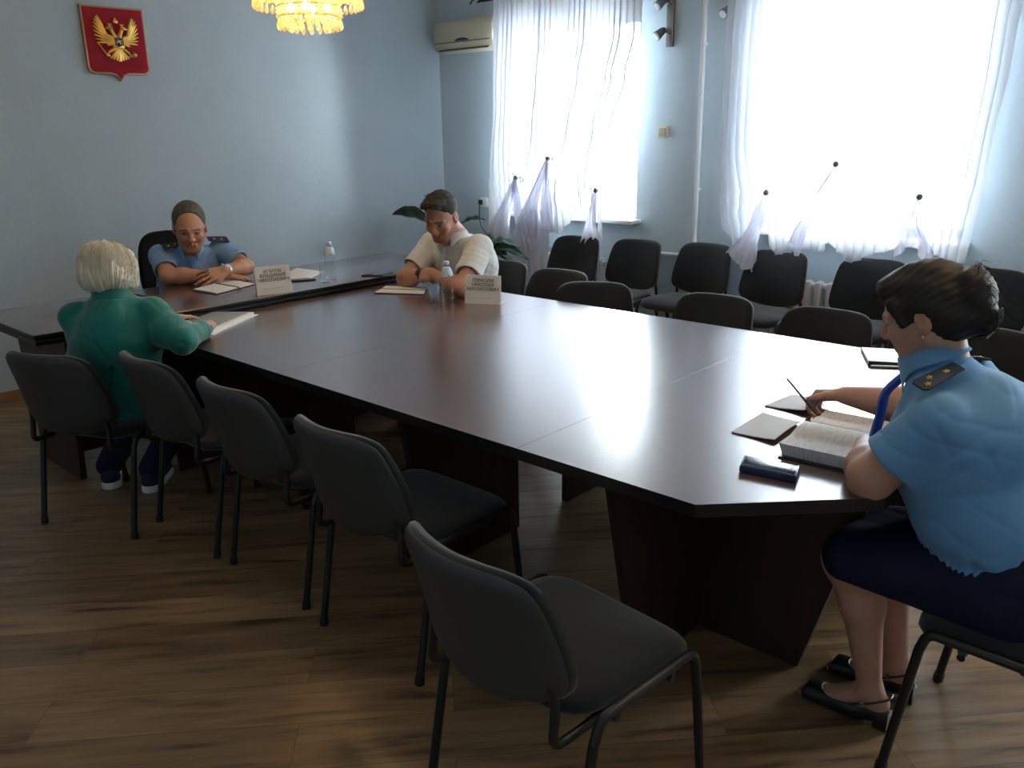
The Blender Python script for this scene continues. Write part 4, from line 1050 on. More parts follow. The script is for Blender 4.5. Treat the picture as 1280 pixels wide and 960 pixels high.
# ================= officer at the cross table
def officer():
    rt = root_person((2.42, 5.02, 0), 'older man in light blue uniform shirt, arms crossed on the cross table')
    hc = V3(2.437, 4.80, 1.118); F = basis((-.44, -.86, -.30), UP); s = 1.15
    neck = V3(2.475, 4.915, .985); chest = V3(2.50, 4.99, .86); pel = V3(2.46, 5.10, .56)
    R_ = nrm((-.93, .25, 0))           # his right points to -x (picture left)
    SR, SL = V3(2.325, 4.99, .945), V3(2.675, 4.90, .955)
    ER, EL = V3(2.265, 4.80, .850), V3(2.715, 4.69, .858)
    WR, WL = V3(2.50, 4.655, .835), V3(2.515, 4.595, .868)
    b = Body(.0040)
    head(b, hc, F, s, neck_to=neck, neck_r=.055)
    lat = nrm(SL - SR)
    b.cone(pel, chest, .115, .125, .03, flat=(lat, 1.35)); b.cone(chest, neck - UP * .04, .12, .07, .03, flat=(lat, 1.4))
    for S_, E_2, W_ in ((SR, ER, WR), (SL, EL, WL)): b.ell(S_, (.062,) * 3, None, .04); limb(b, S_, E_2, W_, .056, .047, .030, bulge=1.02)
    # right hand flat on the table under the left arm, fingertips out to picture right; left hand over the right forearm
    hand(b, WR, (.80, -.42, -.10), UP, 1.08, (8, 6, 6, 8), side=-1, thumb=(35, 15))
    hand(b, WL, (-.97, -.02, -.10), V3(.0, -.75, .75), 1.12, ((14, 10, 8), (16, 12, 10), (20, 14, 10), (24, 16, 10)), side=-1, thumb=(30, 12), spread=9)
    hipL, hipR = pel + lat * .10, pel - lat * .10
    for hp, kx in ((hipL, .12), (hipR, -.12)): kn = V3(2.42 + kx, 4.66, .50); an = V3(2.42 + kx * 1.2, 4.74, .10); limb(b, hp, kn, an, .085, .058, .04, .03); b.cone(an - UP * .03, an + V3(0, -.15, -.06), .04, .03)
    b.mesh('body', M['skin'], rt, color=face_color(hc, F, s, (.50, .245, .155), brow=(.10, .08, .07), beard=.30))
    # shirt
    t = Body(.0045)
    t.cone(pel - UP * .02, chest, .135, .138, .03, flat=(lat, 1.32)); t.cone(chest, neck - UP * .035, .130, .080, .05, flat=(lat, 1.36))
    creases(t, [((2.40, 4.86, .93), (2.36, 4.86, .84)), ((2.34, 4.90, .95), (2.30, 4.87, .86)), ((2.60, 4.80, .95), (2.63, 4.80, .86)), ((2.66, 4.83, .96), (2.69, 4.80, .88)), ((2.47, 4.82, .90), (2.44, 4.82, .80)), ((2.56, 4.79, .90), (2.60, 4.78, .82))], .004, .018)
    t.ell(chest - V3(0, .05, .06), (.15, .11, .13), None, .04)
    n0 = len(t.ops)
    for S_, E_2 in ((SR, ER), (SL, EL)):
        d = E_2 - S_; t.ell(S_ - UP * .004, (.064,) * 3, None, .05); e = S_ + d * .76; t.cone(S_, e, .064, .068, .03); t.plane(e - nrm(d) * .01, d, .004, np.minimum(e, e) - .09, e + .09)
        t.cone(e - nrm(d) * .05, e + nrm(d) * .05, .056, .064, .004, 's')
    t.first(n0)
    t.plane(neck + UP * .005, UP, .01, neck - .12, neck + .12)
    t.mesh('shirt', M['uniform'], rt, noise=lambda P: waves(4, (3.2, 5, 7), .0035, ridged=False)(P) + waves(5, (5, 8, 11), .0035)(P))
    collar('c', rt, neck + UP * .005 + F[1] * .010, basis(F[1] * [1, 1, 0], UP), .072, .030, M['uniform'], UP, gap=40, fall=.055)
    # placket, pen pocket
    pk = MB(); a = neck + F[1] * .085 - UP * .045; c2 = chest + F[1] * .150 - UP * .09; pk.tube([a, (a + c2) / 2 + F[1] * .02, c2], .006, 6, flat=2.2); pk.build('placket', M['uniform'], rt)
    # trousers
    q = Body(.008); q.cone(pel - UP * .06, pel + UP * .01, .13, .13, .03, flat=(lat, 1.35))
    for hp, kx in ((hipL, .12), (hipR, -.12)): kn = V3(2.42 + kx, 4.66, .50); an = V3(2.42 + kx * 1.2, 4.74, .10); q.cone(hp, kn, .10, .078, .03); q.cone(kn, an, .075, .06, .03)
    q.mesh('trousers', M['darktrouser'], rt)
    for kx in (-.144, .144):
        z = Body(.006); z.cone((2.42 + kx, 4.76, .045), (2.42 + kx, 4.56, .035), .044, .036, .02); z.plane((2.42, 4.7, .002), -UP, .002); z.mesh('shoe', M['leather'], rt)
    # hair: greying, receding
    hb = Body(.0038); P = lambda x, y, z: hc + s * (x * F[0] + y * F[1] + z * F[2])
    hb.ell(P(0, -.016, .042), np.array((.0825, .0985, .0935)) * s, F, .01)
    hb.ell(P(0, .095, .052), np.array((.071, .075, .061)) * s, F, .012, 's'); hb.plane(P(0, .045, .0), nrm(F[1] - F[2] * .35), .01)
    hb.plane(P(0, .0, -.045), nrm(-F[2] + F[1] * .55), .008)
    for x in (-1, 1): hb.ell(P(x * .086, .004, -.008), np.array((.02, .026, .040)) * s, F, .006, 's')
    hb.mesh('hair', hair_mat('greying hair', (.040, .034, .028), (.12, .105, .09), .7), rt, noise=waves(9, (30, 42, 55), .0020))
    epaulette(rt, P(0, 0, 0) * 0 + V3(2.425, 4.90, 1.018), V3(2.318, 4.93, 1.000), (-.18, -.42, .92), .062, M['epaul'], ((.35, 0), (.70, 0)))
    epaulette(rt, V3(2.575, 4.865, 1.030), V3(2.705, 4.855, 1.012), (.12, -.55, .85), .062, M['epaul'], ((.30, 0), (.66, 0)))
    # wrist watch
    wa = nrm(WL - EL); c_ = WL - wa * .022; Z = Vector(wa); Mx = Z.to_track_quat('Z', 'Y').to_matrix().to_4x4(); Mx.translation = Vector(c_)
    o = MB().lathe([(.0345, -.008), (.0365, 0), (.0345, .008), (.033, .008), (.033, -.008), (.0345, -.008)], 28, M=Mx).build('watch_strap', M['steelw'], rt)
    fc = Vector(c_) + Vector((0, -.55, .83)).normalized() * .034; q_ = Vector((0, -.55, .83)).to_track_quat('Z', 'Y').to_matrix().to_4x4(); q_.translation = fc
    MB().lathe([(.001, -.003), (.017, -.003), (.018, .003), (.015, .005), (.001, .005)], 24, M=q_).build('watch_face', mat('watch dial', (.7, .7, .68), .2, .3), o)
    fin(rt)
officer()

# ================= man in the white shirt
def man_white():
    rt = root_person((3.60, 3.48, 0), 'dark-haired man in a white short-sleeved shirt leaning on the long table, looking down')
    hc = V3(3.37, 3.605, 1.165); F = basis((-.87, -.30, -.44), UP); s = 1.12
    neck = V3(3.465, 3.600, 1.050); chest = V3(3.54, 3.62, .90); pel = V3(3.66, 3.61, .56)
    SR, SL = V3(3.47, 3.80, .975), V3(3.49, 3.425, .985)
    ER, EL = V3(3.255, 3.82, .800), V3(3.235, 3.315, .800)
    WR, WL = V3(3.24, 3.635, .845), V3(3.22, 3.515, .850)
    b = Body(.0040); head(b, hc, F, s, neck_to=neck, neck_r=.060, chub=.004); lat = V3(0, 1, 0)
    b.cone(pel, chest, .13, .135, .03, flat=(lat, 1.3)); b.cone(chest, neck - UP * .04, .12, .075, .03, flat=(lat, 1.4))
    for S_, E_2, W_ in ((SR, ER, WR), (SL, EL, WL)): b.ell(S_, (.065,) * 3, None, .04); limb(b, S_, E_2, W_, .058, .050, .032, bulge=1.04)
    hand(b, WR, (-.25, -.90, .15), V3(-.7, 0, .6), 1.05, (62, 62, 62, 62), side=-1, thumb=(20, 20)); hand(b, WL, (-.30, .92, .10), V3(-.8, 0, .5), 1.05, (45, 50, 50, 50), side=1, thumb=(20, 20))
    for dy in (-.11, .11): hp = pel + V3(0, dy, -.02); kn = V3(3.22, 3.45 + dy * 1.2, .50); an = V3(3.28, 3.45 + dy * 1.4, .10); limb(b, hp, kn, an, .09, .06, .042, .03); b.cone(an - UP * .03, an + V3(-.16, 0, -.06), .04, .03)
    b.mesh('body', M['skin'], rt, color=face_color(hc, F, s, (.46, .225, .155), brow=(.035, .025, .02), beard=.45))
    t = Body(.0045)
    t.cone(pel - UP * .03, chest, .150, .148, .03, flat=(lat, 1.18)); t.cone(chest, neck - UP * .045, .140, .085, .05, flat=(lat, 1.32)); t.ell(V3(3.62, 3.60, .84), (.13, .165, .19), None, .05)
    creases(t, [((3.60, 3.44, .98), (3.52, 3.43, .84)), ((3.68, 3.44, .90), (3.60, 3.42, .80)), ((3.72, 3.46, .82), (3.62, 3.43, .74)), ((3.74, 3.46, .74), (3.62, 3.43, .70)), ((3.42, 3.66, .98), (3.40, 3.60, .84)), ((3.44, 3.74, .96), (3.40, 3.70, .84)), ((3.55, 3.42, .93), (3.45, 3.36, .90))], .004, .018)
    n0 = len(t.ops)
    for S_, E_2 in ((SR, ER), (SL, EL)):
        d = E_2 - S_; t.ell(S_, (.078,) * 3, None, .05); e = S_ + d * .72; t.cone(S_, e, .078, .080, .03); t.plane(e - nrm(d) * .01, d, .004, e - .09, e + .09); t.cone(e - nrm(d) * .05, e + nrm(d) * .05, .062, .072, .004, 's')
        
    t.first(n0)
    t.plane(neck + UP * .0, nrm(V3(-.3, 0, 1)), .01, neck - .12, neck + .12)
    t.mesh('shirt', M['whitecloth'], rt, noise=lambda P: waves(12, (3, 5, 7), .0040, ridged=False)(P) + waves(13, (5, 8, 11), .0040)(P))
    collar('c', rt, neck + UP * .0 + V3(-.012, 0, .0), basis((-1, -.1, 0), nrm((-.35, 0, 1))), .078, .030, M['whitecloth'], UP, gap=60, fall=.06)
    pk = MB(); a = neck + V3(-.085, 0, -.06); c2 = chest + V3(-.165, 0, -.08); pk.tube([a, (a + c2) / 2 + V3(-.008, 0, 0), c2], .006, 6, flat=2.2); pk.build('placket', M['whitecloth'], rt)
    q = Body(.008); q.cone(pel - UP * .07, pel + UP * .0, .14, .145, .03, flat=(lat, 1.2))
    for dy in (-.11, .11): hp = pel + V3(0, dy, -.02); kn = V3(3.22, 3.45 + dy * 1.2, .50); an = V3(3.28, 3.45 + dy * 1.4, .10); q.cone(hp, kn, .105, .08, .03); q.cone(kn, an, .078, .062, .03)
    q.mesh('trousers', M['darktrouser'], rt)
    for dy in (-.154, .154):
        z = Body(.006); z.cone((3.30, 3.45 + dy, .045), (3.10, 3.45 + dy, .035), .044, .036, .02); z.plane((3.2, 3.45, .002), -UP, .002); z.mesh('shoe', M['leather'], rt)
    P = lambda x, y, z: hc + s * (x * F[0] + y * F[1] + z * F[2])
    hb = Body(.0038); hb.ell(P(0, -.018, .044), np.array((.081, .098, .094)) * s, F, .01); hb.ell(P(0, .045, .108), np.array((.058, .050, .030)) * s, F, .025)
    hb.cone(P(-.03, .075, .112), P(.03, .085, .114), .022 * s, .018 * s, .02)
    hb.ell(P(0, .104, .030), np.array((.068, .072, .075)) * s, F, .010, 's'); hb.plane(P(0, .0, -.040), nrm(-F[2] + F[1] * .65), .008)
    for x in (-1, 1): hb.ell(P(x * .086, .006, -.006), np.array((.02, .026, .038)) * s, F, .006, 's'); hb.ell(P(x * .08, .055, .015), np.array((.03, .03, .05)) * s, F, .008, 's')
    hb.mesh('hair', hair_mat('short dark hair', (.014, .011, .009), (.038, .030, .024), .75), rt, noise=waves(19, (26, 36, 48), .0034))
    sp = MB(); rs = random.Random(2)
    for k in range(420):
        x, y = rs.uniform(-.06, .06), rs.uniform(-.03, .10); z = .118 + .018 * math.cos(y * 18) - abs(x) * .35; c_ = P(x, y, z); d = F[1] * .9 + F[2] * rs.uniform(.1, .9) + F[0] * rs.uniform(-.4, .4); L_ = rs.uniform(.016, .036)
        sp.tube([c_, c_ + d * L_ * .5, c_ + d * L_ - F[2] * L_ * .15], [.0016, .0013, .0004], 4, cap=False)
    tag(sp.build('hair_tufts', bpy.data.materials['short dark hair'], rt), kind='stuff')
    wa = nrm(WR - ER); c_ = WR - wa * .02; Mx = Vector(wa).to_track_quat('Z', 'Y').to_matrix().to_4x4(); Mx.translation = Vector(c_)
    o = MB().lathe([(.034, -.012), (.0375, 0), (.034, .012), (.032, .012), (.032, -.012), (.034, -.012)], 28, M=Mx).build('watch_strap', M['black'], rt)
    nn = Vector((-.8, .1, .5)).normalized(); q_ = nn.to_track_quat('Z', 'Y').to_matrix().to_4x4(); q_.translation = Vector(c_) + nn * .035
    MB().lathe([(.001, -.003), (.019, -.003), (.020, .004), (.017, .006), (.001, .006)], 24, M=q_).build('watch_face', M['screen'], o)
    fin(rt)
man_white()

# ================= woman in green
def woman_green():
    rt = root_person((1.42, 3.62, 0), 'white-haired woman in green jacket seen from behind, hands on a magazine')
    hc = V3(1.475, 3.675, 1.095); F = basis((.80, .60, -.22), UP); s = .93
    neck = V3(1.46, 3.640, .985); chest = V3(1.455, 3.64, .82); pel = V3(1.42, 3.68, .560)
    lat = nrm((.68, -.73, 0)); SL, SR = neck - lat * .165 - UP * .085, neck + lat * .165 - UP * .075
    ER, EL = V3(1.60, 3.345, .815), V3(1.56, 3.98, .80); WR, WL = V3(1.855, 3.585, .800), V3(1.78, 3.87, .805)
    b = Body(.0042); head(b, hc, F, s, True, neck_to=neck, neck_r=.050, chub=.003)
    b.cone(pel, chest, .11, .10, .03, flat=(lat, 1.25)); b.cone(chest, neck - UP * .04, .095, .062, .03, flat=(lat, 1.3))
    for S_, E_2, W_ in ((SR, ER, WR), (SL, EL, WL)): b.ell(S_, (.05,) * 3, None, .04); limb(b, S_, E_2, W_, .044, .036, .025)
    hand(b, WR, (.10, .95, -.02), UP, .98, (10, 12, 12, 14), side=-1, thumb=(35, 15)); hand(b, WL, (.93, .05, -.02), UP, .98, (8, 10, 12, 12), side=1, thumb=(35, 15))
    legs = [(pel + V3(.02, .09, -.02), V3(1.66, 3.86, .50), V3(1.48, 4.04, .10), V3(.06, .13, 0)), (pel + V3(.06, -.08, -.02), V3(1.80, 3.66, .50), V3(1.60, 3.84, .10), V3(.10, .10, 0))]
    for hp, kn, an, dr in legs: limb(b, hp, kn, an, .085, .055, .04, .03); b.cone(an - UP * .03, an + dr - UP * .06, .035, .03)
    b.mesh('body', M['skin'], rt, color=face_color(hc, F, s, (.58, .33, .24), brow=(.35, .3, .27)))
    j = Body(.0050)
    j.cone(pel - UP * .05, chest, .140, .135, .04, flat=(lat, 1.36)); j.cone(chest, neck - UP * .03, .128, .072, .06, flat=(lat, 1.38)); j.ell(V3(1.42, 3.60, .82), (.12, .12, .17), None, .06)
    j.cone(pel + V3(0, 0, .10), pel + V3(0, 0, -.12), .145, .160, .04, flat=(lat, 1.28))
    W = lambda a, b, c: chest + lat * a + UP * c - nrm((.73, .68, 0)) * b
    creases(j, [(W(-.10, .12, .10), W(-.02, .15, -.02)), (W(.05, .15, -.02), W(.0, .15, -.20)), (W(-.05, .15, -.10), W(-.03, .16, -.24)), (W(.12, .12, -.10), W(.09, .14, -.24)), (SR + (ER - SR) * .3 - lat * .0 + V3(-.02, -.07, 0), SR + (ER - SR) * .6 + V3(.02, -.07, .01)), (SR + (ER - SR) * .45 + V3(-.04, -.06, -.03), ER + V3(-.02, -.06, .0)), (SR + V3(-.02, -.02, .08), SR + (ER - SR) * .4 + V3(.0, -.05, .06))], .0035, .02)
    n0 = len(j.ops)
    for S_, E_2, W_ in ((SR, ER, WR), (SL, EL, WL)):
        j.ell(S_ - UP * .01, (.070,) * 3, None, .06); m_ = (S_ + E_2) / 2 - UP * .015; j.cone(S_, m_, .070, .072, .03); j.cone(m_, E_2, .072, .056, .03)
        d = W_ - E_2; e = E_2 + d * .84; j.cone(E_2, e, .055, .040, .03); j.plane(e - nrm(d) * .006, d, .004, e - .06, e + .06); j.cone(e - nrm(d) * .05, e + nrm(d) * .05, .028, .036, .004, 's')
        j.cone(E_2 + d * .62, E_2 + d * .66, .047, .047, .010)
    j.first(n0)
    j.plane(neck + UP * .012, UP, .01, neck - .12, neck + .12)
    j.plane((1.3, 3.5, .47), -UP, .01)
    dr_ = nrm(V3(1.3, 3.3, -1))
    j.mesh('jacket', M['green'], rt, noise=lambda P: waves(31, (2.0, 3.2, 4.6), .0060, ridged=False)(P) + waves(35, (4, 6, 9), .0048)(P) + waves(33, (12, 17), .0010, ridged=False)(P))
    collar('c', rt, neck + UP * .010, basis((.8, .6, 0), nrm((.1, .1, 1))), .066, .036, M['green'], UP, gap=50, fall=.05)
    # bag strap across the right shoulder
    pts = [neck + lat * .085 + V3(.05, .05, -.02), neck + lat * .13 + V3(.02, .02, -.012), neck + lat * .165 + V3(.03, .0, -.045)]
    MB().tube(curve_pts([neck + lat * .08 + V3(.07, .08, -.02), neck + lat * .09 + V3(.03, .04, .0), neck + lat * .14 + V3(.05, .045, -.02), neck + lat * .195 + V3(.07, .06, -.06)]), .006, 8, flat=2).build('strap', M['navy'], rt)
    q = Body(.007); q.cone(pel - UP * .06, pel + UP * .0, .14, .14, .03, flat=(lat, 1.3))
    for hp, kn, an, dr in legs: q.cone(hp, kn, .10, .08, .03); q.cone(kn, an, .078, .060, .03)
    q.plane((0, 0, .075), -UP, .01)
    q.mesh('trousers', M['navycloth'], rt)
    for hp, kn, an, dr in legs:
        hd = nrm(dr); z = Body(.0045); a0 = an * [1, 1, 0] - hd * .035 + UP * .045; a1 = an * [1, 1, 0] + hd * .165 + UP * .036; z.cone(a0, a1, .042, .034, .02); z.cone(a0 + UP * .02, a0 + hd * .04 + UP * .03, .038, .034, .02); z.plane((0, 0, .018), -UP, .003)
        o = z.mesh('sneaker', M['navy'], rt); y = Body(.0045); y.cone(a0 * [1, 1, 0] + UP * .014, a1 * [1, 1, 0] + UP * .014, .046, .038, .02); y.plane((0, 0, .022), UP, .002); y.plane((0, 0, .001), -UP, .002); y.mesh('rubber_sole', M['white'], o)
    # bob of white hair
    P = lambda x, y, z: hc + s * (x * F[0] + y * F[1] + z * F[2]); hb = Body(.0042)
    hb.ell(P(0, -.022, .036), np.array((.100, .118, .098)) * s, F, .01); hb.ell(P(0, -.040, -.030), np.array((.112, .108, .078)) * s, F, .05)
    for x in (-1, 1): hb.cone(P(x * .078, .02, .03), P(x * .088, .025, -.055), .042 * s, .036 * s, .035)
    hb.cone(P(-.04, .085, .075), P(.04, .085, .075), .030 * s, .030 * s, .03)
    hb.ell(P(0, .108, -.045), np.array((.090, .088, .085)) * s, F, .015, 's'); hb.plane(P(0, 0, -.098), nrm(-F[2] + F[1] * .1), .02)
    def strands(P_):
        q = (P_ - hc) @ F.T; az = np.arctan2(q[:, 0], -q[:, 1] + .01); return .0042 * np.sin(az * 34 + 4 * np.sin(q[:, 2] * 18 + az * 3)) * np.sin(az * 11 + 1) + .003 * np.sin(az * 90 + q[:, 2] * 30) + .004 * np.sin(az * 6 + q[:, 2] * 25)
    hb.mesh('hair', hair_mat('white hair', (.66, .56, .40), (.90, .84, .70), .6, .3), rt, noise=strands)
    rs = random.Random(9); wl = MB()
    for k in range(420):
        az = rs.uniform(-2.6, 2.6); el = rs.uniform(.05, 1.25); r0 = lambda e_, a_: P(.112 * math.sin(a_) * math.cos(e_), -.022 - .122 * math.cos(a_) * math.cos(e_), .036 + .108 * math.sin(e_))
        p0 = r0(el, az); dz = rs.uniform(.05, .13); a2 = az + rs.uniform(-.2, .2); zz = max(.0, el - dz / .11)
        base = r0(zz, a2); low = base - F[2] * rs.uniform(.02, .10) * (1 if zz < .2 else .3) + (base - hc) * rs.uniform(.0, .10)
        wl.tube([p0, r0((el + zz) / 2, (az + a2) / 2) + (p0 - hc) * .03, base + (base - hc) * .03, low], [.0006, .0009, .0009, .0004], 4, cap=False)
    tag(wl.build('loose_strands', bpy.data.materials['white hair'], rt), kind='stuff')
    fin(rt)
woman_green()

# ================= woman in uniform at the near end
def lady():
    rt = root_person((2.28, .38, 0), 'dark-haired woman in blue uniform blouse and navy skirt, holding a pen')
    hc = V3(2.27, .622, 1.172); F = basis((-.05, .93, -.36), UP); s = 1.0
    neck = V3(2.275, .565, 1.040); chest = V3(2.28, .495, .87); pel = V3(2.27, .32, .56); lat = V3(1, 0, 0)
    SL, SR = V3(2.105, .515, .945), V3(2.475, .54, .955)
    EL, ER = V3(2.055, .645, .785), V3(2.66, .70, .80); WL, WR = V3(2.27, .735, .79), V3(2.60, .925, .815)
    b = Body(.0036); head(b, hc, F, s, True, neck_to=neck, neck_r=.056, chub=.010)
    b.cone(pel, chest, .12, .11, .03, flat=(lat, 1.25)); b.cone(chest, neck - UP * .05, .105, .068, .03, flat=(lat, 1.3))
    for S_, E_2, W_, rr_ in ((SL, EL, WL, 1), (SR, ER, WR, 1)): b.ell(S_, (.065,) * 3, None, .04); limb(b, S_, E_2, W_, .064, .054, .029, bulge=1.05)
    hand(b, WL, (.9, .25, -.05), UP, .95, (16, 16, 18, 20), side=1, thumb=(30, 15))
    wr_tips = hand(b, WR, (-.22, .93, -.15), V3(.55, .10, .80), .98, ((48, 42, 24), (56, 48, 28), (66, 58, 40), (72, 62, 45)), side=-1, thumb=(32, 12), spread=3)
    legs = [(V3(2.16, .33, .53), V3(2.15, .712, .492), V3(2.165, .615, .115)), (V3(2.38, .33, .53), V3(2.345, .70, .50), V3(2.335, .60, .115))]
    for hp, kn, an in legs:
        b.cone(hp, kn, .098, .064, .03); mid = kn + (an - kn) * .32 + V3(0, -.022, 0); b.cone(kn, mid, .060, .056, .03); b.cone(mid, an, .056, .032, .03)
        heel = V3(an[0], an[1] - .030, .075); ball = V3(an[0] + .005, an[1] + .125, .024); b.cone(an, heel, .031, .026, .02); b.cone(an - UP * .012, ball, .028, .022, .02, flat=(lat, 1.25)); b.cone(heel, ball, .024, .024, .02)
        for i in range(5):
            o_ = (i - 2) * .0125; b.cone(ball + V3(o_, .0, -.002), ball + V3(o_ * 1.0, .066 - .006 * abs(i - 1.4), -.008), .0105, .0085, .006)
    sk = face_color(hc, F, s, (.50, .27, .20), lips=(.45, .16, .14))
    def colr(V):
        c_ = sk(V); 
        for hp, kn, an in legs:
            m_ = (np.abs(V[:, 0] - an[0]) < .05) & (V[:, 1] > an[1] + .188) & (V[:, 2] > .008) & (V[:, 2] < .05); c_[m_] = (.55, .04, .05)
        return c_
    b.mesh('body', M['skin'], rt, color=colr)
    t = Body(.0042)
    t.cone(pel + V3(0, .0, -.0), chest, .180, .165, .04, flat=(lat, 1.28)); t.cone(chest, neck - UP * .035, .155, .084, .06, flat=(lat, 1.34)); t.ell(V3(2.275, .52, .82), (.19, .14, .13), None, .06); t.ell(V3(2.275, .385, .68), (.22, .205, .145), None, .06); t.ell(V3(2.28, .435, .90), (.18, .14, .12), None, .06)
    creases(t, [((2.05, .40, .86), (2.08, .27, .80)), ((2.04, .44, .80), (2.06, .26, .72)), ((2.12, .30, .70), (2.05, .38, .64))], .0035, .018)
    n0 = len(t.ops)
    for S_, E_2 in ((SL, EL), (SR, ER)):
        d = E_2 - S_; t.ell(S_ - UP * .005, (.074,) * 3, None, .05); e = S_ + d * .74; t.cone(S_, e, .074, .082, .03); t.plane(e - nrm(d) * .01, d, .004, e - .10, e + .10); t.cone(e - nrm(d) * .05, e + nrm(d) * .05, .068, .076, .004, 's')
    t.first(n0)
    t.plane(neck + UP * .040, nrm(V3(0, .25, 1)), .01, neck - .12, neck + .12)
    t.plane((2.28, .4, .585), nrm(V3(0, .12, -1)), .01)
    nz0 = waves(41, (2.8, 4.5, 6.5), .0035, ridged=False); nz1 = waves(44, (4.5, 7, 10), .0040); nz = lambda P: nz0(P) + nz1(P)
    def nse(P): 
        g = np.clip((.70 - P[:, 2]) / .10, 0, 1); an = np.arctan2(P[:, 0] - 2.28, P[:, 1] - .38); return nz(P) + g * .0022 * np.sin(an * 62 + P[:, 2] * 40 + 3 * np.sin(an * 9)) + .006 * np.exp(-((P[:, 2] - .625) / .018) ** 2) 
    t.mesh('blouse', M['uniform2'], rt, noise=nse)
    collar('c', rt, neck + V3(0, .030, .026), basis((0, .90, -.42), nrm((0, .42, 1))), .070, .034, M['uniform2'], UP, gap=50, fall=.065)
    MB().tube(curve_pts([neck + V3(0, .095, -.035), neck + V3(0, .135, -.09), chest + V3(0, .215, .01), chest + V3(0, .225, -.06)], 6), .012, 8, flat=2.2).build('neck_tie', M['royal'], rt)
    k_ = Body(.0055); k_.cone(pel - UP * .02, V3(2.27, .30, .60), .175, .175, .04, flat=(lat, 1.35)); k_.cone(V3(2.26, .33, .535), V3(2.25, .69, .502), .120, .080, .05, flat=(lat, 1.85))
    for hp, kn, an in legs: k_.cone(hp, kn + V3(0, -.01, .0), .115, .078, .05)
    k_.plane(V3(2.25, .765, .49), nrm(V3(0, 1, -1.1)), .012); k_.plane((2.2, .2, .455), -UP, .02)
    k_.mesh('skirt', M['navycloth'], rt, noise=waves(43, (3, 5, 8), .004))
    # peep-toe slingback shoes
    for hp, kn, an in legs:
        x0, y0 = an[0], an[1]; z = Body(.0032)
        z.cone((x0 + .004, y0 + .055, .034), (x0 + .006, y0 + .165, .020), .033, .034, .02, flat=(lat, 1.15)); z.cone((x0, y0 - .035, .048), (x0 + .003, y0 + .07, .014), .030, .030, .02, flat=(lat, 1.0))
        z.cone((x0, y0 - .03, .096), (x0 + .003, y0 + .10, .060), .036, .030, .004, 's'); z.plane((x0, y0 + .198, .0), nrm(V3(0, 1, .5)), .004); z.ell((x0 + .005, y0 + .195, .026), (.022, .045, .014), None, .004, 's')
        z.plane((x0, y0, .006), nrm(V3(0, -.0, -1)), .002)
        o = z.mesh('shoe', M['leather'], rt)
        hm = MB(); hm.prism([(-.020, -.024), (.020, -.024), (.018, .016), (-.018, .016)], 0, .058, .003, M=Matrix.Translation((x0, y0 - .040, 0))); hm.build('heel', M['leather'], o)
        pts = [(x0 - .034, y0 + .045, .052), (x0 - .035, y0 - .01, .082), (x0 - .022, y0 - .052, .105), (x0, y0 - .062, .108), (x0 + .022, y0 - .052, .105), (x0 + .035, y0 - .01, .082), (x0 + .034, y0 + .045, .052)]
        MB().tube(curve_pts(pts, 6), .0032, 6).build('ankle_strap', M['leather'], o); MB().box((x0 - .037, y0 + .004, .078), (.003, .014, .012), bev=.001).build('buckle', M['steelw'], o)
    # hair swept back into a low bun with a claw clip
    P = lambda x, y, z: hc + s * (x * F[0] + y * F[1] + z * F[2]); hb = Body(.0038)
    hb.ell(P(0, -.018, .046), np.array((.086, .106, .100)) * s, F, .01); hb.ell(P(0, -.055, -.004), np.array((.076, .070, .080)) * s, F, .04); hb.ell(P(0, .050, .092), np.array((.064, .050, .038)) * s, F, .03)
    hb.ell(P(0, .108, .012), np.array((.064, .066, .062)) * s, F, .012, 's'); hb.plane(P(0, -.01, -.050), nrm(-F[2] + F[1] * .95), .012)
    for x in (-1, 1): hb.ell(P(x * .092, -.004, -.010), np.array((.024, .020, .030)) * s, F, .006, 's'); hb.cone(P(x * .070, .052, .05), P(x * .074, .040, .0), .016, .008, .02)
    hb.ell(P(0, -.122, .042), np.array((.064, .046, .058)) * s, F, .012); hb.ell(P(0, -.118, -.015), np.array((.052, .042, .058)) * s, F, .03)
    def hn(P_):
        q = (P_ - hc) @ F.T; return .0009 * np.sin(q[:, 2] * 330 + q[:, 1] * 120 + 2 * np.sin(q[:, 1] * 40)) + .0012 * np.sin(q[:, 2] * 90 - q[:, 1] * 50 + q[:, 0] * 60) + waves(50, (10, 16), .0016, ridged=False)(P_)
    hm_ = hair_mat('dark brown hair', (.007, .0045, .004), (.018, .011, .009), .62); hb.mesh('hair', hm_, rt, noise=hn)
    wl = MB(); rs = random.Random(4)
    for k in range(150):
        a = rs.uniform(0, 6.28); c_ = P(rs.uniform(-.05, .05), -.125 - .032 * abs(math.cos(a)), .02 + .07 * math.sin(a)); d = nrm(F[1] * -1 * rs.uniform(.2, 1) + F[2] * rs.uniform(-1.0, .8) + F[0] * rs.uniform(-.6, .6)); L_ = rs.uniform(.012, .038)
        wl.tube([c_, c_ + d * L_ * .5 + F[2] * .006, c_ + d * L_ - F[2] * L_ * .4], [.0008, .0007, .0003], 4, cap=False)
    for k in range(40):
        x = rs.uniform(-.05, .05); c_ = P(x, .088 + rs.uniform(-.01, .01), .10 + rs.uniform(-.02, .01)); wl.tube([c_, c_ + F[1] * .014 - F[2] * .008, c_ + F[1] * .016 - F[2] * rs.uniform(.02, .04)], [.0008, .0007, .0003], 4, cap=False)
    tag(wl.build('loose_strands', hm_, rt), kind='stuff')
    cl = MB()
    for i in range(6):
        x = (i - 2.5) * .012; cl.tube(curve_pts([P(x - .02, -.095, -.074), P(x - .02, -.130, -.074), P(x - .02, -.160, -.050), P(x - .02, -.168, -.022)], 5), .0028, 6)
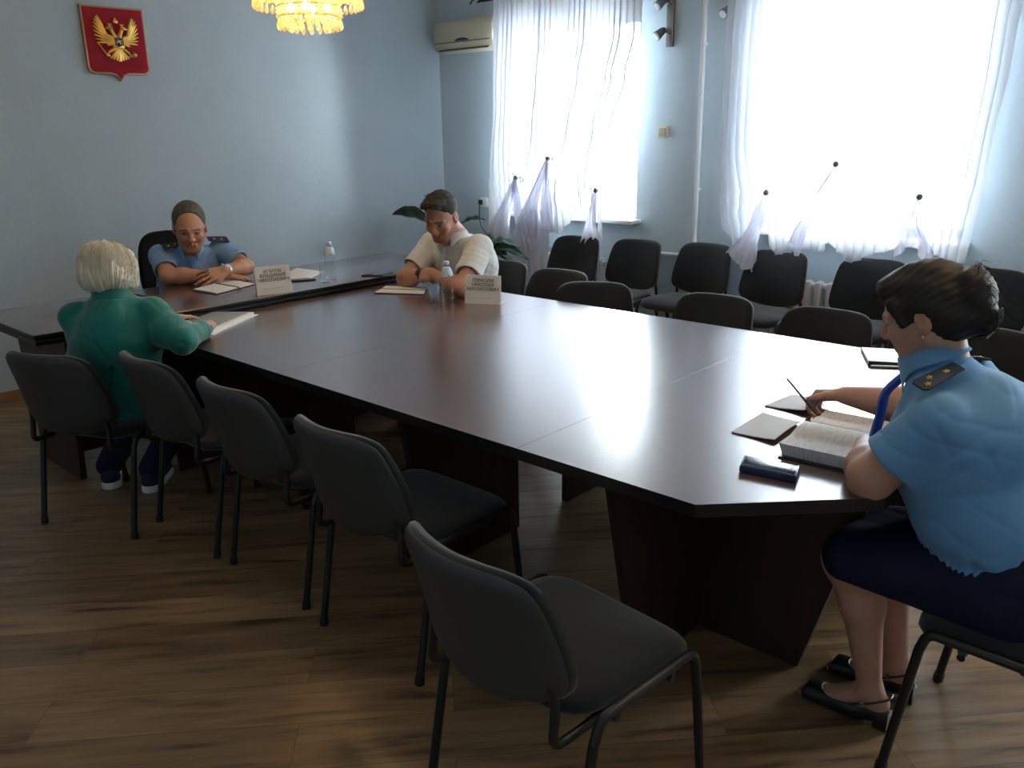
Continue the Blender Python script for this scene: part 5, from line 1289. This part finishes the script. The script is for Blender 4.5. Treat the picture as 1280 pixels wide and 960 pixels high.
    cl.tube([P(-.06, -.128, -.078), P(.03, -.128, -.078)], .005, 8); cl.build('hair_claw', mat('glossy black plastic', (.008, .008, .01), .12), rt)
    MB().ball(P(-.082, .0, -.040), .0035, 6).build('earring', M['gold'], rt)
    epaulette(rt, V3(2.188, .512, 1.075), V3(2.082, .570, 1.035), (-.40, -.05, .9), .050, mat('teal blue board', (.012, .035, .075), .6), ((.30, 0), (.66, -.008), (.82, .008)), r_=.010)
    epaulette(rt, V3(2.375, .50, 1.055), V3(2.475, .55, 1.025), (.5, .1, .85), .050, M['epaul'], ((.30, 0), (.66, 0)))
    fin(rt)
    return wr_tips
tips = lady()
tip = (tips[0] + tips[4]) / 2
pd = nrm(V3(.10, .62, .50))
pen(tuple(tip + pd * .115), tuple(tip - pd * .038), 'dark slim pen held in the hand of the uniformed woman', mat('dark pen', (.05, .055, .07), .3, .5), rad=.0038)


# ------------------------------------------------------------------ light
wd = bpy.data.worlds.new('World'); S.world = wd; wd.use_nodes = True
bg = wd.node_tree.nodes['Background']; bg.inputs[0].default_value = (.90, .95, 1.0, 1); bg.inputs[1].default_value = 27.0
for i, (a, b) in enumerate(WIN):
    L = bpy.data.lights.new('portal', 'AREA'); L.shape = 'RECTANGLE'; L.size = b - a; L.size_y = Z2 - Z1; L.cycles.is_portal = True
    o = bpy.data.objects.new('window_portal', L); C.objects.link(o); o.location = (WX + .30, (a + b) / 2, (Z1 + Z2) / 2)
    o.rotation_euler = (PI / 2, 0, PI / 2)
c = S.cycles
c.max_bounces = 10; c.diffuse_bounces = 5; c.glossy_bounces = 4; c.transmission_bounces = 8; c.transparent_max_bounces = 16
c.caustics_reflective = False; c.caustics_refractive = False; c.sample_clamp_indirect = 6; c.use_denoising = True
c.use_adaptive_sampling = False
try: c.denoiser = 'OPENIMAGEDENOISE'
except Exception: pass
S.view_settings.view_transform = 'Standard'; S.view_settings.look = 'None'; S.view_settings.gamma = 1; S.view_settings.use_curve_mapping = False
S.view_settings.exposure = .9
